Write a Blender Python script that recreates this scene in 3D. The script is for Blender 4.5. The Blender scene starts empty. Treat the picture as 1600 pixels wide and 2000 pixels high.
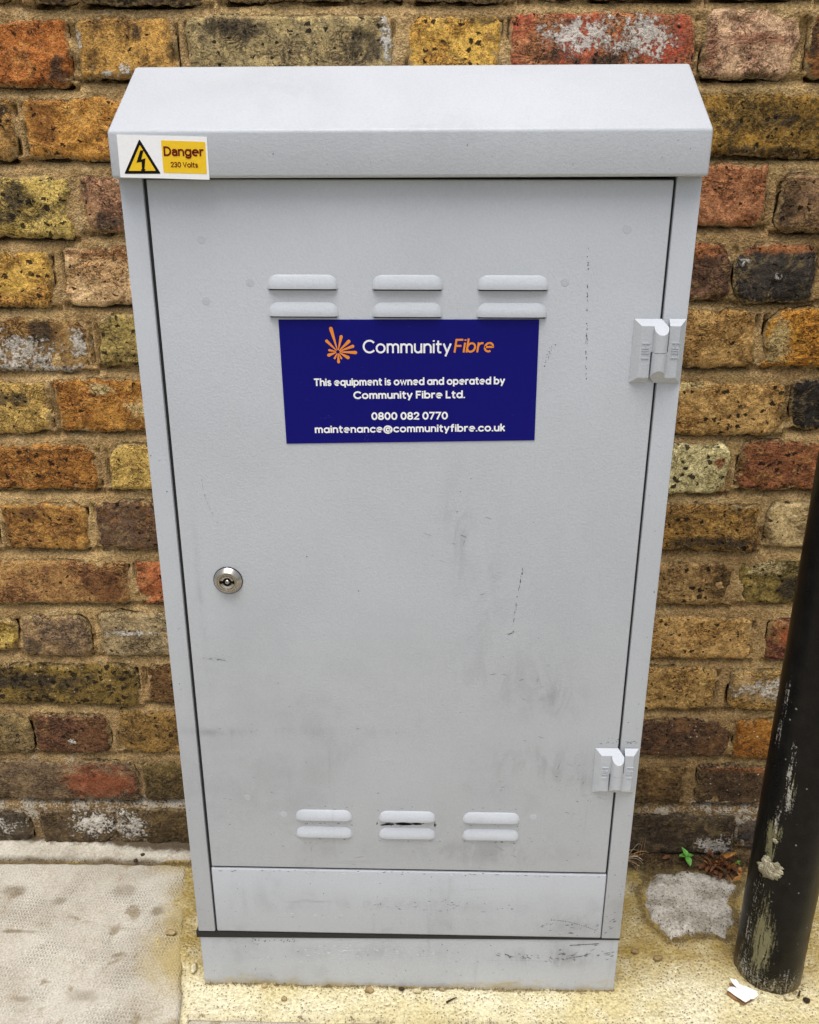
import bpy, bmesh, math, random
import numpy as np
from mathutils import Matrix, Vector
random.seed(7); RNG = np.random.default_rng(7)
S = bpy.context.scene
# ------------------------------------------------------------------ camera
cd = bpy.data.cameras.new('camera'); cam = bpy.data.objects.new('camera', cd); S.collection.objects.link(cam)
cd.sensor_fit = 'HORIZONTAL'; cd.sensor_width = 36.0; cd.lens = 1720.0/1600.0*36.0
cd.clip_start = 0.02; cd.clip_end = 400.0
RT, UP, FW = Vector((.999743,.022637,.001159)), Vector((-.008924,.346108,.938152)), Vector((-.020836,.937921,-.346221))
cam.matrix_world = Matrix(((RT.x,UP.x,-FW.x,.01819),(RT.y,UP.y,-FW.y,-.77233),(RT.z,UP.z,-FW.z,.87639),(0,0,0,1)))
S.camera = cam
# ------------------------------------------------------------------ daylight: overcast
SUN_EL, SUN_AZ = math.radians(75), math.radians(190)
w = bpy.data.worlds.new('World'); S.world = w; w.use_nodes = True
nt = w.node_tree; nt.nodes.clear()
sky = nt.nodes.new('ShaderNodeTexSky'); sky.sky_type = 'NISHITA'; sky.sun_disc = False
sky.sun_elevation = SUN_EL; sky.sun_rotation = SUN_AZ; sky.air_density = 1.0; sky.dust_density = 4.0
hs = nt.nodes.new('ShaderNodeHueSaturation'); hs.inputs['Saturation'].default_value = .42
bg = nt.nodes.new('ShaderNodeBackground'); bg.inputs['Strength'].default_value = .12
wo = nt.nodes.new('ShaderNodeOutputWorld')
nt.links.new(sky.outputs[0], hs.inputs['Color']); nt.links.new(hs.outputs[0], bg.inputs[0]); nt.links.new(bg.outputs[0], wo.inputs[0])
sl = bpy.data.lights.new('sun', 'SUN'); sl.energy = 1.7; sl.angle = math.radians(40); sl.color = (1.0, .98, .955)
so = bpy.data.objects.new('sun', sl); S.collection.objects.link(so)
sd = Vector((math.sin(SUN_AZ)*math.cos(SUN_EL), math.cos(SUN_AZ)*math.cos(SUN_EL), math.sin(SUN_EL)))
so.rotation_euler = sd.to_track_quat('Z', 'Y').to_euler(); so.location = sd*8
S.view_settings.view_transform = 'Standard'; S.view_settings.look = 'None'
S.view_settings.gamma = 1.0; S.view_settings.use_curve_mapping = False
S.view_settings.exposure = 0.56
S.render.engine = 'CYCLES'; S.cycles.max_bounces = 6
S.cycles.use_denoising = True

# ------------------------------------------------------------------ helpers
def lin(h, k=1.0, sat=1.0):
    v = [int(h[i:i+2], 16)/255 for i in (0, 2, 4)]; g = .3*v[0]+.59*v[1]+.11*v[2]; v = [g+(q-g)*sat for q in v]
    return tuple(k*(x/12.92 if x <= .04045 else ((x+.055)/1.055)**2.4) for x in v)
_H = RNG.permutation(256); _G = RNG.normal(size=(256, 3)); _G /= np.linalg.norm(_G, axis=1)[:, None]
def perlin(P):
    P = np.asarray(P, float); I = np.floor(P).astype(int); f = P-I; u = f*f*f*(f*(f*6-15)+10); out = 0
    for dx in (0, 1):
        for dy in (0, 1):
            for dz in (0, 1):
                h = _H[(_H[(_H[(I[:, 0]+dx) & 255]+I[:, 1]+dy) & 255]+I[:, 2]+dz) & 255]
                g = (_G[h]*(f-np.array((dx, dy, dz)))).sum(1)
                wgt = (u[:, 0] if dx else 1-u[:, 0])*(u[:, 1] if dy else 1-u[:, 1])*(u[:, 2] if dz else 1-u[:, 2])
                out = out+g*wgt
    return out*1.5
def fbm(P, o=4, r=.5):
    s = 0; a = 1; P = np.asarray(P, float)
    for i in range(o):
        s = s+a*perlin(P+i*17.3); P = P*2.03; a *= r
    return s
def smooth(x, a, b):
    t = np.clip((x-a)/(b-a), 0, 1); return t*t*(3-2*t)
def wloc(o): return Vector(o.location)
def link(o, parent=None):
    S.collection.objects.link(o)
    if parent is not None:
        o.parent = parent; o.matrix_parent_inverse = Matrix.Translation(-wloc(parent))
    return o
def thing(name, loc, label, cat, group=None):
    o = bpy.data.objects.new(name, None); o.location = loc; o.empty_display_size = .05
    S.collection.objects.link(o); o['label'] = label; o['category'] = cat
    if group: o['group'] = group
    return o
def tag(o, label=None, cat=None, group=None, kind=None):
    for k, v in (('label', label), ('category', cat), ('group', group), ('kind', kind)):
        if v: o[k] = v
    return o
def meshobj(name, V, F, mat, parent=None, loc=None, smooth_=False):
    V = np.asarray(V, float)
    if loc is None: loc = (0, 0, 0)
    me = bpy.data.meshes.new(name); me.from_pydata((V-np.asarray(loc)).tolist(), [], F if isinstance(F, list) else F.tolist())
    me.materials.append(mat)
    if smooth_: me.polygons.foreach_set('use_smooth', [True]*len(me.polygons))
    me.update(); o = bpy.data.objects.new(name, me); o.location = loc
    return link(o, parent)
def bmobj(name, bm, mat, parent=None, smooth_=False, ang=None):
    bmesh.ops.recalc_face_normals(bm, faces=bm.faces)
    me = bpy.data.meshes.new(name); bm.to_mesh(me); bm.free(); me.materials.append(mat)
    if smooth_:
        me.polygons.foreach_set('use_smooth', [True]*len(me.polygons))
        if ang: me.set_sharp_from_angle(angle=math.radians(ang))
    o = bpy.data.objects.new(name, me); return link(o, parent)
def box(x0, x1, y0, y1, z0, z1, bev=0, seg=2, zf=None):
    bm = bmesh.new(); vs = [bm.verts.new((x, y, z)) for x in (x0, x1) for y in (y0, y1) for z in (z0, z1)]
    for q in ((0,1,3,2),(4,6,7,5),(0,4,5,1),(2,3,7,6),(0,2,6,4),(1,5,7,3)): bm.faces.new([vs[i] for i in q])
    if zf:
        for v in vs: v.co.z = zf(v.co)
    bmesh.ops.recalc_face_normals(bm, faces=bm.faces)
    if bev: bmesh.ops.bevel(bm, geom=bm.edges[:], offset=bev, segments=seg, profile=.5, affect='EDGES')
    return bm
def grid_faces(nx, nz, flip=False):
    i = np.arange(nx*nz).reshape(nx, nz); a, b, c, d = i[:-1, :-1], i[1:, :-1], i[1:, 1:], i[:-1, 1:]
    f = np.stack([a, b, c, d], -1).reshape(-1, 4); return f[:, ::-1] if flip else f
def fast_mesh(name, V, F, mat, attrs=None, parent=None, loc=(0, 0, 0), sm=True):
    V = np.asarray(V, np.float32)-np.asarray(loc, np.float32); me = bpy.data.meshes.new(name)
    F = np.asarray(F, np.int32)
    me.vertices.add(len(V)); me.vertices.foreach_set('co', V.ravel())
    me.loops.add(F.size); me.loops.foreach_set('vertex_index', F.ravel())
    me.polygons.add(len(F)); me.polygons.foreach_set('loop_start', np.arange(0, F.size, F.shape[1], dtype=np.int32))
    me.polygons.foreach_set('loop_total', np.full(len(F), F.shape[1], np.int32)); me.polygons.foreach_set('use_smooth', np.full(len(F), sm))
    me.update(calc_edges=True); me.validate(); me.materials.append(mat)
    for k, a in (attrs or {}).items():
        a = np.asarray(a, np.float32)
        if a.ndim == 1: at = me.attributes.new(k, 'FLOAT', 'POINT'); at.data.foreach_set('value', a)
        else:
            if a.shape[1] == 3: a = np.hstack([a, np.ones((len(a), 1), np.float32)])
            at = me.attributes.new(k, 'FLOAT_COLOR', 'POINT'); at.data.foreach_set('color', a.ravel())
    o = bpy.data.objects.new(name, me); o.location = loc; return link(o, parent)

# ------------------------------------------------------------------ node helper
class M:
    def __init__(s, name):
        s.m = bpy.data.materials.new(name); s.m.use_nodes = True; s.t = s.m.node_tree; s.t.nodes.clear()
        s.out = s.n('ShaderNodeOutputMaterial'); s.b = s.n('ShaderNodeBsdfPrincipled'); s.t.links.new(s.b.outputs[0], s.out.inputs[0])
    def n(s, typ, props=None, **inp):
        k = s.t.nodes.new(typ)
        for a, v in (props or {}).items(): setattr(k, a, v)
        for a, v in inp.items(): s.set(k.inputs[a.replace('_', ' ')], v)
        return k
    def set(s, sock, v):
        if isinstance(v, bpy.types.NodeSocket): s.t.links.new(v, sock)
        elif isinstance(v, (tuple, list)) and len(v) == 3 and sock.type == 'RGBA': sock.default_value = (*v, 1)
        else: sock.default_value = v
    def pos(s): return s.n('ShaderNodeNewGeometry').outputs['Position']
    def mapv(s, v, sc=(1, 1, 1), rot=(0, 0, 0), loc=(0, 0, 0)):
        return s.n('ShaderNodeMapping', None, Vector=v, Scale=sc, Rotation=rot, Location=loc).outputs[0]
    def noise(s, v, scale, detail=4, rough=.55, dist=0.0, col=False):
        k = s.n('ShaderNodeTexNoise', None, Vector=v, Scale=scale, Detail=detail, Roughness=rough, Distortion=dist)
        return k.outputs['Color' if col else 'Fac']
    def voro(s, v, scale, feat='F1', out='Distance', rnd=1.0):
        return s.n('ShaderNodeTexVoronoi', {'feature': feat}, Vector=v, Scale=scale, Randomness=rnd).outputs[out]
    def ma(s, op, a, b=0.0, c=0.0, clamp=False):
        k = s.n('ShaderNodeMath', {'operation': op, 'use_clamp': clamp}); s.set(k.inputs[0], a); s.set(k.inputs[1], b); s.set(k.inputs[2], c); return k.outputs[0]
    def mr(s, v, a, b, c=0.0, d=1.0, sm=True):
        k = s.n('ShaderNodeMapRange', {'interpolation_type': 'SMOOTHSTEP' if sm else 'LINEAR'})
        for i, x in enumerate((v, a, b, c, d)): s.set(k.inputs[i], x)
        return k.outputs[0]
    def mix(s, f, a, b, bl='MIX'):
        k = s.n('ShaderNodeMix', {'data_type': 'RGBA', 'blend_type': bl}); s.set(k.inputs[0], f); s.set(k.inputs[6], a); s.set(k.inputs[7], b); return k.outputs[2]
    def mul(s, c, f):
        k = s.n('ShaderNodeVectorMath', {'operation': 'SCALE'}); s.set(k.inputs[0], c); s.set(k.inputs['Scale'], f); return k.outputs[0]
    def gate(s, v, m_): return s.ma('MULTIPLY', v, s.mr(m_, .0, .22))
    def attr(s, name, out='Color'): return s.n('ShaderNodeAttribute', {'attribute_name': name}).outputs[out]
    def sep(s, v):
        k = s.n('ShaderNodeSeparateXYZ', None, Vector=v); return k.outputs[0], k.outputs[1], k.outputs[2]
    def bump(s, h, dist, strength=1.0, normal=None):
        k = s.n('ShaderNodeBump', None, Height=h, Distance=dist, Strength=strength)
        if normal is not None: s.set(k.inputs['Normal'], normal)
        return k.outputs[0]
    def fin(s, col, rough=.8, normal=None, metal=0.0, spec=.5):
        s.set(s.b.inputs['Base Color'], col); s.set(s.b.inputs['Roughness'], rough); s.set(s.b.inputs['Metallic'], metal)
        s.set(s.b.inputs['Specular IOR Level'], spec)
        if normal is not None: s.set(s.b.inputs['Normal'], normal)
        return s.m

# ------------------------------------------------------------------ materials
def mat_brick():
    m = M('stock_brick'); p = m.pos(); A, B, C = m.attr('ca'), m.attr('cb'), m.attr('cc')
    k = m.attr('msk'); ks = m.n('ShaderNodeSeparateColor', None, Color=k); W, K, E = ks.outputs[0], ks.outputs[1], ks.outputs[2]
    sw = m.attr('msk', 'Alpha'); pit = m.attr('pit', 'Fac')
    big = m.noise(p, 22, 5, .6, .4); mid = m.noise(p, 75, 6, .65, .6); fine = m.noise(p, 260, 4, .65); gr = m.noise(p, 700, 2, .6)
    ps = m.mapv(p, (48, 60, 100)); streak = m.noise(ps, 1.0, 5, .65, 1.9)
    c = m.mix(m.mr(big, .36, .62), A, B)
    wav = m.noise(p, 48, 5, .7, 1.0)
    c = m.mix(m.mr(wav, .50, .68, 0, .60), c, m.mix(.5, m.mul(A, 1.35), lin('c8a868')))
    c = m.mix(m.mr(wav, .47, .33, 0, .60), c, m.mul(C, .85))
    c = m.mix(m.ma('MULTIPLY', m.mr(mid, .53, .68), .7), c, C)
    # extra coloured body patches, ragged edges
    e = m.mr(m.ma('ADD', E, m.ma('ADD', m.ma('MULTIPLY', m.ma('SUBTRACT', mid, .5), 2.6), m.ma('MULTIPLY', m.ma('SUBTRACT', fine, .5), 1.0))), .22, .95)
    e = m.ma('MULTIPLY', m.gate(e, E), .86)
    c = m.mix(e, c, m.mix(m.mr(big, .4, .6), m.attr('ce'), m.mul(m.attr('ce'), .78)))
    kk = m.mr(m.ma('ADD', K, m.ma('ADD', m.ma('MULTIPLY', m.ma('SUBTRACT', mid, .5), 3.0), m.ma('MULTIPLY', m.ma('SUBTRACT', fine, .5), 1.6))), .35, .95)
    kk = m.gate(kk, K)
    c = m.mix(m.ma('MULTIPLY', kk, .82), c, m.mix(fine, lin('2c251e'), lin('4c4234')))
    # grain
    g = m.ma('ADD', m.ma('MULTIPLY', fine, .95), m.ma('MULTIPLY', gr, .55))
    c = m.mul(c, m.mr(g, .50, 1.00, .42, 1.78, False))
    ms = m.voro(p, 390); c = m.mix(m.ma('MULTIPLY', m.mr(ms, .32, .16), m.mr(mid, .36, .56, .30, .80)), c, m.mul(C, .42))
    # pale sand grains
    vs = m.voro(p, 420); c = m.mix(m.ma('MULTIPLY', m.mr(vs, .16, .10), m.mr(mid, .42, .6, 0, .55)), c, m.mul(A, 1.7))
    # clinker specks, and pits with their inner shade put into the colour
    v1 = m.n('ShaderNodeTexVoronoi', None, Vector=m.mapv(m.mix(.012, p, m.noise(p, 150, 3, .6, 0, True)), (1, 1, 1.35)), Scale=112.0)
    lim = m.ma('MULTIPLY', m.ma('MULTIPLY', m.ma('POWER', m.n('ShaderNodeSeparateColor', None, Color=v1.outputs['Color']).outputs[0], 1.8), m.ma('ADD', pit, .18)), .58)
    d1 = m.mr(v1.outputs['Distance'], lim, m.ma('MULTIPLY', lim, .72))
    v2 = m.n('ShaderNodeTexVoronoi', None, Vector=m.mapv(p, (1, 1, 1.3), (.3, .2, .5)), Scale=64.0)
    l2 = m.ma('MULTIPLY', m.ma('MULTIPLY', m.mr(m.n('ShaderNodeSeparateColor', None, Color=v2.outputs['Color']).outputs[1], .45, 1), m.ma('ADD', pit, .1)), .27)
    d2 = m.mr(m.ma('ADD', v2.outputs['Distance'], m.ma('MULTIPLY', m.ma('SUBTRACT', fine, .5), .16)), l2, m.ma('MULTIPLY', l2, .75))
    pits = m.ma('MAXIMUM', d1, d2)
    c = m.mix(m.ma('MULTIPLY', pits, .92), c, lin('17110b'))
    # drag marks / fire cracks
    cr = m.mr(m.ma('ABSOLUTE', m.ma('SUBTRACT', streak, .5)), .026, .005)
    cr = m.ma('MULTIPLY', cr, m.mr(big, .42, .58))
    c = m.mix(m.ma('MULTIPLY', cr, .72), c, lin('2a1e14'))
    # pointing mortar dragged over the arrises, street dirt on the lowest courses
    ed = m.attr('edge', 'Fac'); em = m.mr(m.ma('ADD', ed, m.ma('ADD', m.ma('MULTIPLY', m.ma('SUBTRACT', mid, .5), 2.6), m.ma('MULTIPLY', m.ma('SUBTRACT', fine, .5), 1.2))), .52, .95)
    c = m.mix(m.ma('MULTIPLY', m.gate(em, ed), .85), c, m.mul(m.mix(fine, lin('a08458'), lin('c2a878')), m.mr(fine, .3, .7, .7, 1.25, False)))
    zz = m.sep(p)[2]; dz = m.ma('MULTIPLY', m.mr(m.ma('ADD', zz, m.ma('MULTIPLY', m.ma('SUBTRACT', big, .5), .30)), .36, .0), m.mr(m.ma('ADD', mid, m.ma('MULTIPLY', fine, .5)), .52, .95, .25, .95))
    c = m.mix(m.ma('MULTIPLY', dz, .72), c, m.mix(fine, lin('3a2c1e'), lin('66523a')))
    # lime / old paint
    wn = m.ma('ADD', W, m.ma('ADD', m.ma('MULTIPLY', m.ma('SUBTRACT', mid, .5), 3.2), m.ma('MULTIPLY', m.ma('SUBTRACT', fine, .5), 3.6)))
    wm = m.gate(m.mr(wn, .48, .95), W); c = m.mix(m.ma('MULTIPLY', wm, .88), c, m.mix(fine, lin('c2b8a6'), lin('efe9de')))
    vw = m.n('ShaderNodeTexVoronoi', None, Vector=p, Scale=120.0)
    ws = m.ma('MULTIPLY', m.mr(vw.outputs['Distance'], .17, .09), m.ma('MULTIPLY', sw, m.mr(m.n('ShaderNodeSeparateColor', None, Color=vw.outputs['Color']).outputs[2], .45, .55)))
    c = m.mix(ws, c, lin('e9e2d4'))
    h = m.ma('ADD', m.ma('MULTIPLY', mid, 1.2), m.ma('ADD', m.ma('MULTIPLY', fine, .75), m.ma('MULTIPLY', gr, .25)))
    h = m.ma('SUBTRACT', h, m.ma('ADD', m.ma('MULTIPLY', pits, 1.3), m.ma('MULTIPLY', cr, .8)))
    h = m.ma('ADD', h, m.ma('MULTIPLY', m.ma('ADD', wm, ws), .25))
    return m.fin(c, .88, m.bump(h, .0042, 1.0), spec=.22)
def mat_mortar():
    m = M('lime_mortar'); p = m.pos(); x, y, z = m.sep(p)
    W = m.n('ShaderNodeSeparateColor', None, Color=m.attr('msk')).outputs[0]
    big = m.noise(p, 9, 4, .6); mid = m.noise(p, 60, 5, .6); fine = m.noise(p, 330, 3, .7); sp = m.voro(p, 480)
    c = m.mix(m.mr(big, .35, .65), lin('c2a26e'), lin('a5865a'))
    c = m.mix(m.ma('MULTIPLY', m.mr(mid, .5, .75), .6), c, lin('ccb184'))
    c = m.mix(m.mr(z, .30, .02, 0, .68), c, lin('5c4a34'))
    c = m.mul(c, m.mr(fine, .30, .70, .46, 1.55, False))
    c = m.mix(m.mr(sp, .26, .13, 0, .6), c, lin('46351f'))
    wn = m.ma('ADD', W, m.ma('ADD', m.ma('MULTIPLY', m.ma('SUBTRACT', mid, .5), 3.4), m.ma('MULTIPLY', m.ma('SUBTRACT', fine, .5), 3.2)))
    wm = m.gate(m.mr(wn, .62, 1.15), W); c = m.mix(m.ma('MULTIPLY', wm, .8), c, lin('b9b1a2'))
    h = m.ma('ADD', mid, m.ma('ADD', m.ma('MULTIPLY', fine, .8), m.ma('MULTIPLY', sp, .5)))
    return m.fin(c, .92, m.bump(h, .0026), spec=.2)
def mat_cement():
    m = M('yellow_cement'); p = m.pos(); x, y, z = m.sep(p)
    big = m.noise(p, 7, 4, .6, .4); mid = m.noise(p, 40, 5, .6); fine = m.noise(p, 300, 4, .7); sp = m.voro(p, 270); s2 = m.voro(p, 130)
    c = m.mix(m.mr(big, .34, .66), lin('dcd3b2'), lin('cdbf90'))
    c = m.mix(m.mr(mid, .5, .72, 0, .6), c, lin('e2dabf'))
    # trowelled olive cream close to the cabinet and the wall
    near = m.ma('MULTIPLY', m.mr(m.ma('ADD', y, m.ma('MULTIPLY', m.ma('SUBTRACT', big, .5), .08)), -.005, .055), m.mr(m.ma('ADD', mid, m.ma('MULTIPLY', big, .6)), .60, 1.05, 1, .45))
    c = m.mix(m.ma('MULTIPLY', near, .92), c, lin('9c8340'))
    soil = m.ma('MULTIPLY', m.mr(m.ma('ADD', y, m.ma('MULTIPLY', m.ma('SUBTRACT', mid, .5), .10)), .168, .200), m.mr(x, .26, .31))
    c = m.mix(m.ma('MULTIPLY', soil, .85), c, lin('3e3022'))
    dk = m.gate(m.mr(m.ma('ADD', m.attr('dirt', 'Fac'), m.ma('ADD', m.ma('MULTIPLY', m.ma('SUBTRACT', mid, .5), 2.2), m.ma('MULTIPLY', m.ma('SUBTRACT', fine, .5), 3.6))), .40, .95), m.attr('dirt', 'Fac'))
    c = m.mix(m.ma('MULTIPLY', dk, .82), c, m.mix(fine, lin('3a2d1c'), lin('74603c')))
    c = m.mul(c, m.mr(fine, .30, .72, .60, 1.32, False))
    c = m.mix(m.ma('MULTIPLY', m.mr(sp, .34, .16), m.mr(mid, .36, .56, .12, .85)), c, lin('5a4824'))
    c = m.mix(m.mr(s2, .09, .05, 0, .7), c, lin('3a2c18'))
    h = m.ma('ADD', m.ma('MULTIPLY', mid, .8), m.ma('ADD', m.ma('MULTIPLY', fine, .8), m.ma('MULTIPLY', sp, .9)))
    return m.fin(c, .9, m.bump(h, .0020), spec=.2)
def mat_slab():
    m = M('concrete_slab'); p = m.pos(); x, y, z = m.sep(p)
    pr = m.mapv(p, (1, 1, 1), (0, 0, math.radians(4)))
    rx, ry, rz = m.sep(pr); big = m.noise(p, 8, 5, .6, .6); mid = m.noise(p, 45, 5, .6, .5); fine = m.noise(p, 420, 3, .7)
    wx = m.ma('SINE', m.ma('ADD', m.ma('MULTIPLY', rx, 1600.0), m.ma('MULTIPLY', mid, 3.0))); wy = m.ma('SINE', m.ma('ADD', m.ma('MULTIPLY', ry, 1250.0), m.ma('MULTIPLY', big, 6.0)))
    wv = m.ma('MULTIPLY', m.ma('ADD', m.ma('MULTIPLY', wx, wy), m.ma('MULTIPLY', wx, .6)), m.mr(m.noise(p, 14, 5, .65), .40, .62, .05, 1))
    c = m.mix(m.mr(big, .35, .68), lin('c5bfb2'), lin('afa798'))
    c = m.mix(m.mr(mid, .52, .75, 0, .5), c, lin('a89a82'))
    st = m.noise(p, 17, 3, .5, .8); c = m.mix(m.mr(m.ma('ADD', st, m.ma('MULTIPLY', m.ma('SUBTRACT', mid, .5), .75)), .60, .74, 0, .6), c, lin('7d6d50'))
    for x0, y0, rx_, ry_, k in ((-.487, .066, .034, .0045, .8), (-.325, .103, .014, .013, .7), (-.377, .137, .022, .016, .5), (-.458, .117, .015, .010, .55), (-.523, .133, .022, .012, .55), (-.372, -.024, .026, .014, .45), (-.300, .085, .016, .010, .5), (-.54, .09, .02, .012, .45), (-.44, -.03, .016, .006, .5)):
        ax = m.ma('DIVIDE', m.ma('SUBTRACT', x, x0), rx_); ay = m.ma('DIVIDE', m.ma('SUBTRACT', y, y0), ry_)
        e_ = m.ma('POWER', 2.718, m.ma('MULTIPLY', m.ma('ADD', m.ma('MULTIPLY', ax, ax), m.ma('MULTIPLY', ay, ay)), -1.0))
        c = m.mix(m.ma('MULTIPLY', m.mr(m.ma('ADD', e_, m.ma('ADD', m.ma('MULTIPLY', m.ma('SUBTRACT', mid, .5), 1.2), m.ma('MULTIPLY', m.ma('SUBTRACT', fine, .5), 1.0))), .45, .95), m.ma('MULTIPLY', m.mr(e_, .02, .3), k)), c, lin('776850'))
    yel = m.ma('ADD', m.ma('ADD', x, m.ma('MULTIPLY', y, .2)), m.ma('MULTIPLY', m.ma('SUBTRACT', big, .5), .12))
    c = m.mix(m.ma('MULTIPLY', m.mr(yel, -.325, -.255), m.mr(y, -.045, .02, 0.15, .8)), c, lin('b09c62'))
    c = m.mul(c, m.mr(fine, .28, .74, .68, 1.26, False))
    c = m.mul(c, m.mr(wv, -1.2, 1.2, .74, 1.14, False))
    s3 = m.voro(p, 300); c = m.mix(m.ma('MULTIPLY', m.mr(s3, .25, .12), m.mr(mid, .42, .6, .05, .6)), c, lin('7a6a4e'))
    s2 = m.voro(p, 120); c = m.mix(m.mr(s2, .07, .04, 0, .6), c, lin('54462f'))
    h = m.ma('ADD', m.ma('MULTIPLY', wv, .30), m.ma('ADD', m.ma('MULTIPLY', mid, .5), m.ma('MULTIPLY', fine, .5)))
    return m.fin(c, .9, m.bump(h, .0018), spec=.2)
def mat_rough(name, h1, h2, hs, scale=300, bump=.002, dark=.5, rough=.9):
    m = M(name); p = m.pos(); mid = m.noise(p, scale*.16, 5, .6, .4); fine = m.noise(p, scale, 4, .7); sp = m.voro(p, scale*1.1)
    c = m.mix(m.mr(mid, .38, .64), lin(h1), lin(h2)); c = m.mul(c, m.mr(fine, .28, .74, .66, 1.32, False))
    c = m.mix(m.mr(sp, .26, .14, 0, dark), c, lin(hs))
    h = m.ma('ADD', m.ma('MULTIPLY', mid, .8), m.ma('ADD', m.ma('MULTIPLY', fine, .8), m.ma('MULTIPLY', sp, .6)))
    return m.fin(c, rough, m.bump(h, bump), spec=.25)
def mat_paint():
    m = M('grey_powder_coat'); p = m.pos(); x, y, z = m.sep(p)
    ob = m.noise(p, 5, 5, .6, .5); mid = m.noise(p, 28, 5, .6, .3); fine = m.noise(p, 900, 2, .5); tex = m.noise(p, 420, 2, .5)
    c = m.mix(m.mr(ob, .3, .7), (.486, .508, .538), (.452, .473, .502))
    low = m.mr(z, .62, .05)
    grime = m.ma('MULTIPLY', m.mr(m.ma('ADD', ob, m.ma('MULTIPLY', m.ma('SUBTRACT', mid, .5), .7)), .50, .74), m.ma('MULTIPLY', low, .30))
    c = m.mix(grime, c, (.27, .275, .285))
    sc = m.noise(m.mapv(p, (6, 30, 70), (0, .12, 0)), 1.0, 6, .7, .6)
    scf = m.ma('MULTIPLY', m.mr(sc, .60, .72), m.ma('MULTIPLY', m.mr(z, .46, .03), m.mr(m.noise(p, 9, 2), .42, .6)))
    c = m.mix(m.ma('MULTIPLY', scf, .5), c, (.22, .215, .21))
    rub = None; sn = m.mr(m.noise(m.mapv(p, (38, 30, 16), (0, .5, 0)), 1.0, 6, .72, .8), .42, .62)
    for x0, z0, rx, rz, k in ((.046, .575, .013, .050, .34), (.078, .50, .016, .06, .22), (.146, .389, .030, .022, .42), (.100, .420, .05, .03, .25), (.13, .315, .05, .02, .36), (.170, .292, .02, .012, .5),
                              (-.203, .3465, .03, .005, .45), (-.10, .349, .09, .007, .22), (.085, .198, .075, .016, .42), (-.09, .198, .05, .012, .24), (-.204, .4335, .016, .003, .4), (-.203, .49, .003, .09, .25), (-.06, .32, .02, .03, .18), (.0, .74, .1, .03, .08),
                              (.0, .122, .12, .010, .26), (.185, .098, .026, .016, .34), (.17, .046, .055, .014, .55), (-.05, .05, .12, .012, .24), (-.17, .125, .03, .03, .18), (.03, .92, .12, .012, .12), (-.10, .95, .05, .02, .10)):
        ax = m.ma('DIVIDE', m.ma('SUBTRACT', x, x0), rx); az = m.ma('DIVIDE', m.ma('SUBTRACT', z, z0), rz)
        e_ = m.ma('MULTIPLY', m.ma('POWER', 2.718, m.ma('MULTIPLY', m.ma('ADD', m.ma('MULTIPLY', ax, ax), m.ma('MULTIPLY', az, az)), -1.0)), k)
        rub = e_ if rub is None else m.ma('ADD', rub, e_)
    c = m.mix(m.ma('MULTIPLY', rub, m.ma('ADD', m.ma('MULTIPLY', sn, .85), .15), clamp=True), c, (.215, .220, .235))
    vs = m.noise(m.mapv(p, (70, 30, 5), (0, .05, 0)), 1.0, 4, .6, .3)
    c = m.mix(m.ma('MULTIPLY', m.mr(vs, .62, .76), m.mr(z, .70, .30, 0, .22)), c, (.30, .31, .33))
    # cement smeared along the very foot of the plinth
    ed = m.ma('SUBTRACT', z, m.ma('MULTIPLY', m.ma('SUBTRACT', m.noise(m.mapv(p, (14, 14, 40)), 1.0, 5, .7), .44), .055))
    c = m.mix(m.mr(m.ma('ADD', ed, m.ma('MULTIPLY', m.ma('SUBTRACT', m.noise(p, 300, 3, .6), .5), .016)), .006, -.010, 0, .7), c, lin('b09c66'))
    c = m.mul(c, m.mr(m.ma('ADD', fine, m.ma('MULTIPLY', m.ma('SUBTRACT', tex, .5), .8)), .3, .7, .965, 1.035, False))
    r = m.mr(mid, .3, .7, .42, .56, False)
    return m.fin(c, r, m.bump(m.ma('ADD', m.ma('MULTIPLY', tex, .6), m.ma('MULTIPLY', fine, .4)), .00040, .8), spec=.4)
def mat_plain(name, col, rough=.6, metal=0.0, var=.12, scale=200, bump=.0003, spec=.5):
    m = M(name); p = m.pos(); n = m.noise(p, scale, 4, .6)
    return m.fin(m.mul(m.mix(0.0, col, col), m.mr(n, .3, .7, 1-var, 1+var, False)), rough, m.bump(n, bump) if bump else None, metal, spec)
def mat_metal():
    m = M('nickel'); p = m.pos(); n = m.noise(p, 260, 4, .7); d = m.mr(n, .55, .75)
    c = m.mix(m.ma('MULTIPLY', d, .6), (.46, .43, .375), (.20, .165, .12))
    return m.fin(c, m.mr(n, .3, .7, .20, .40, False), None, 1.0)
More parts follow.
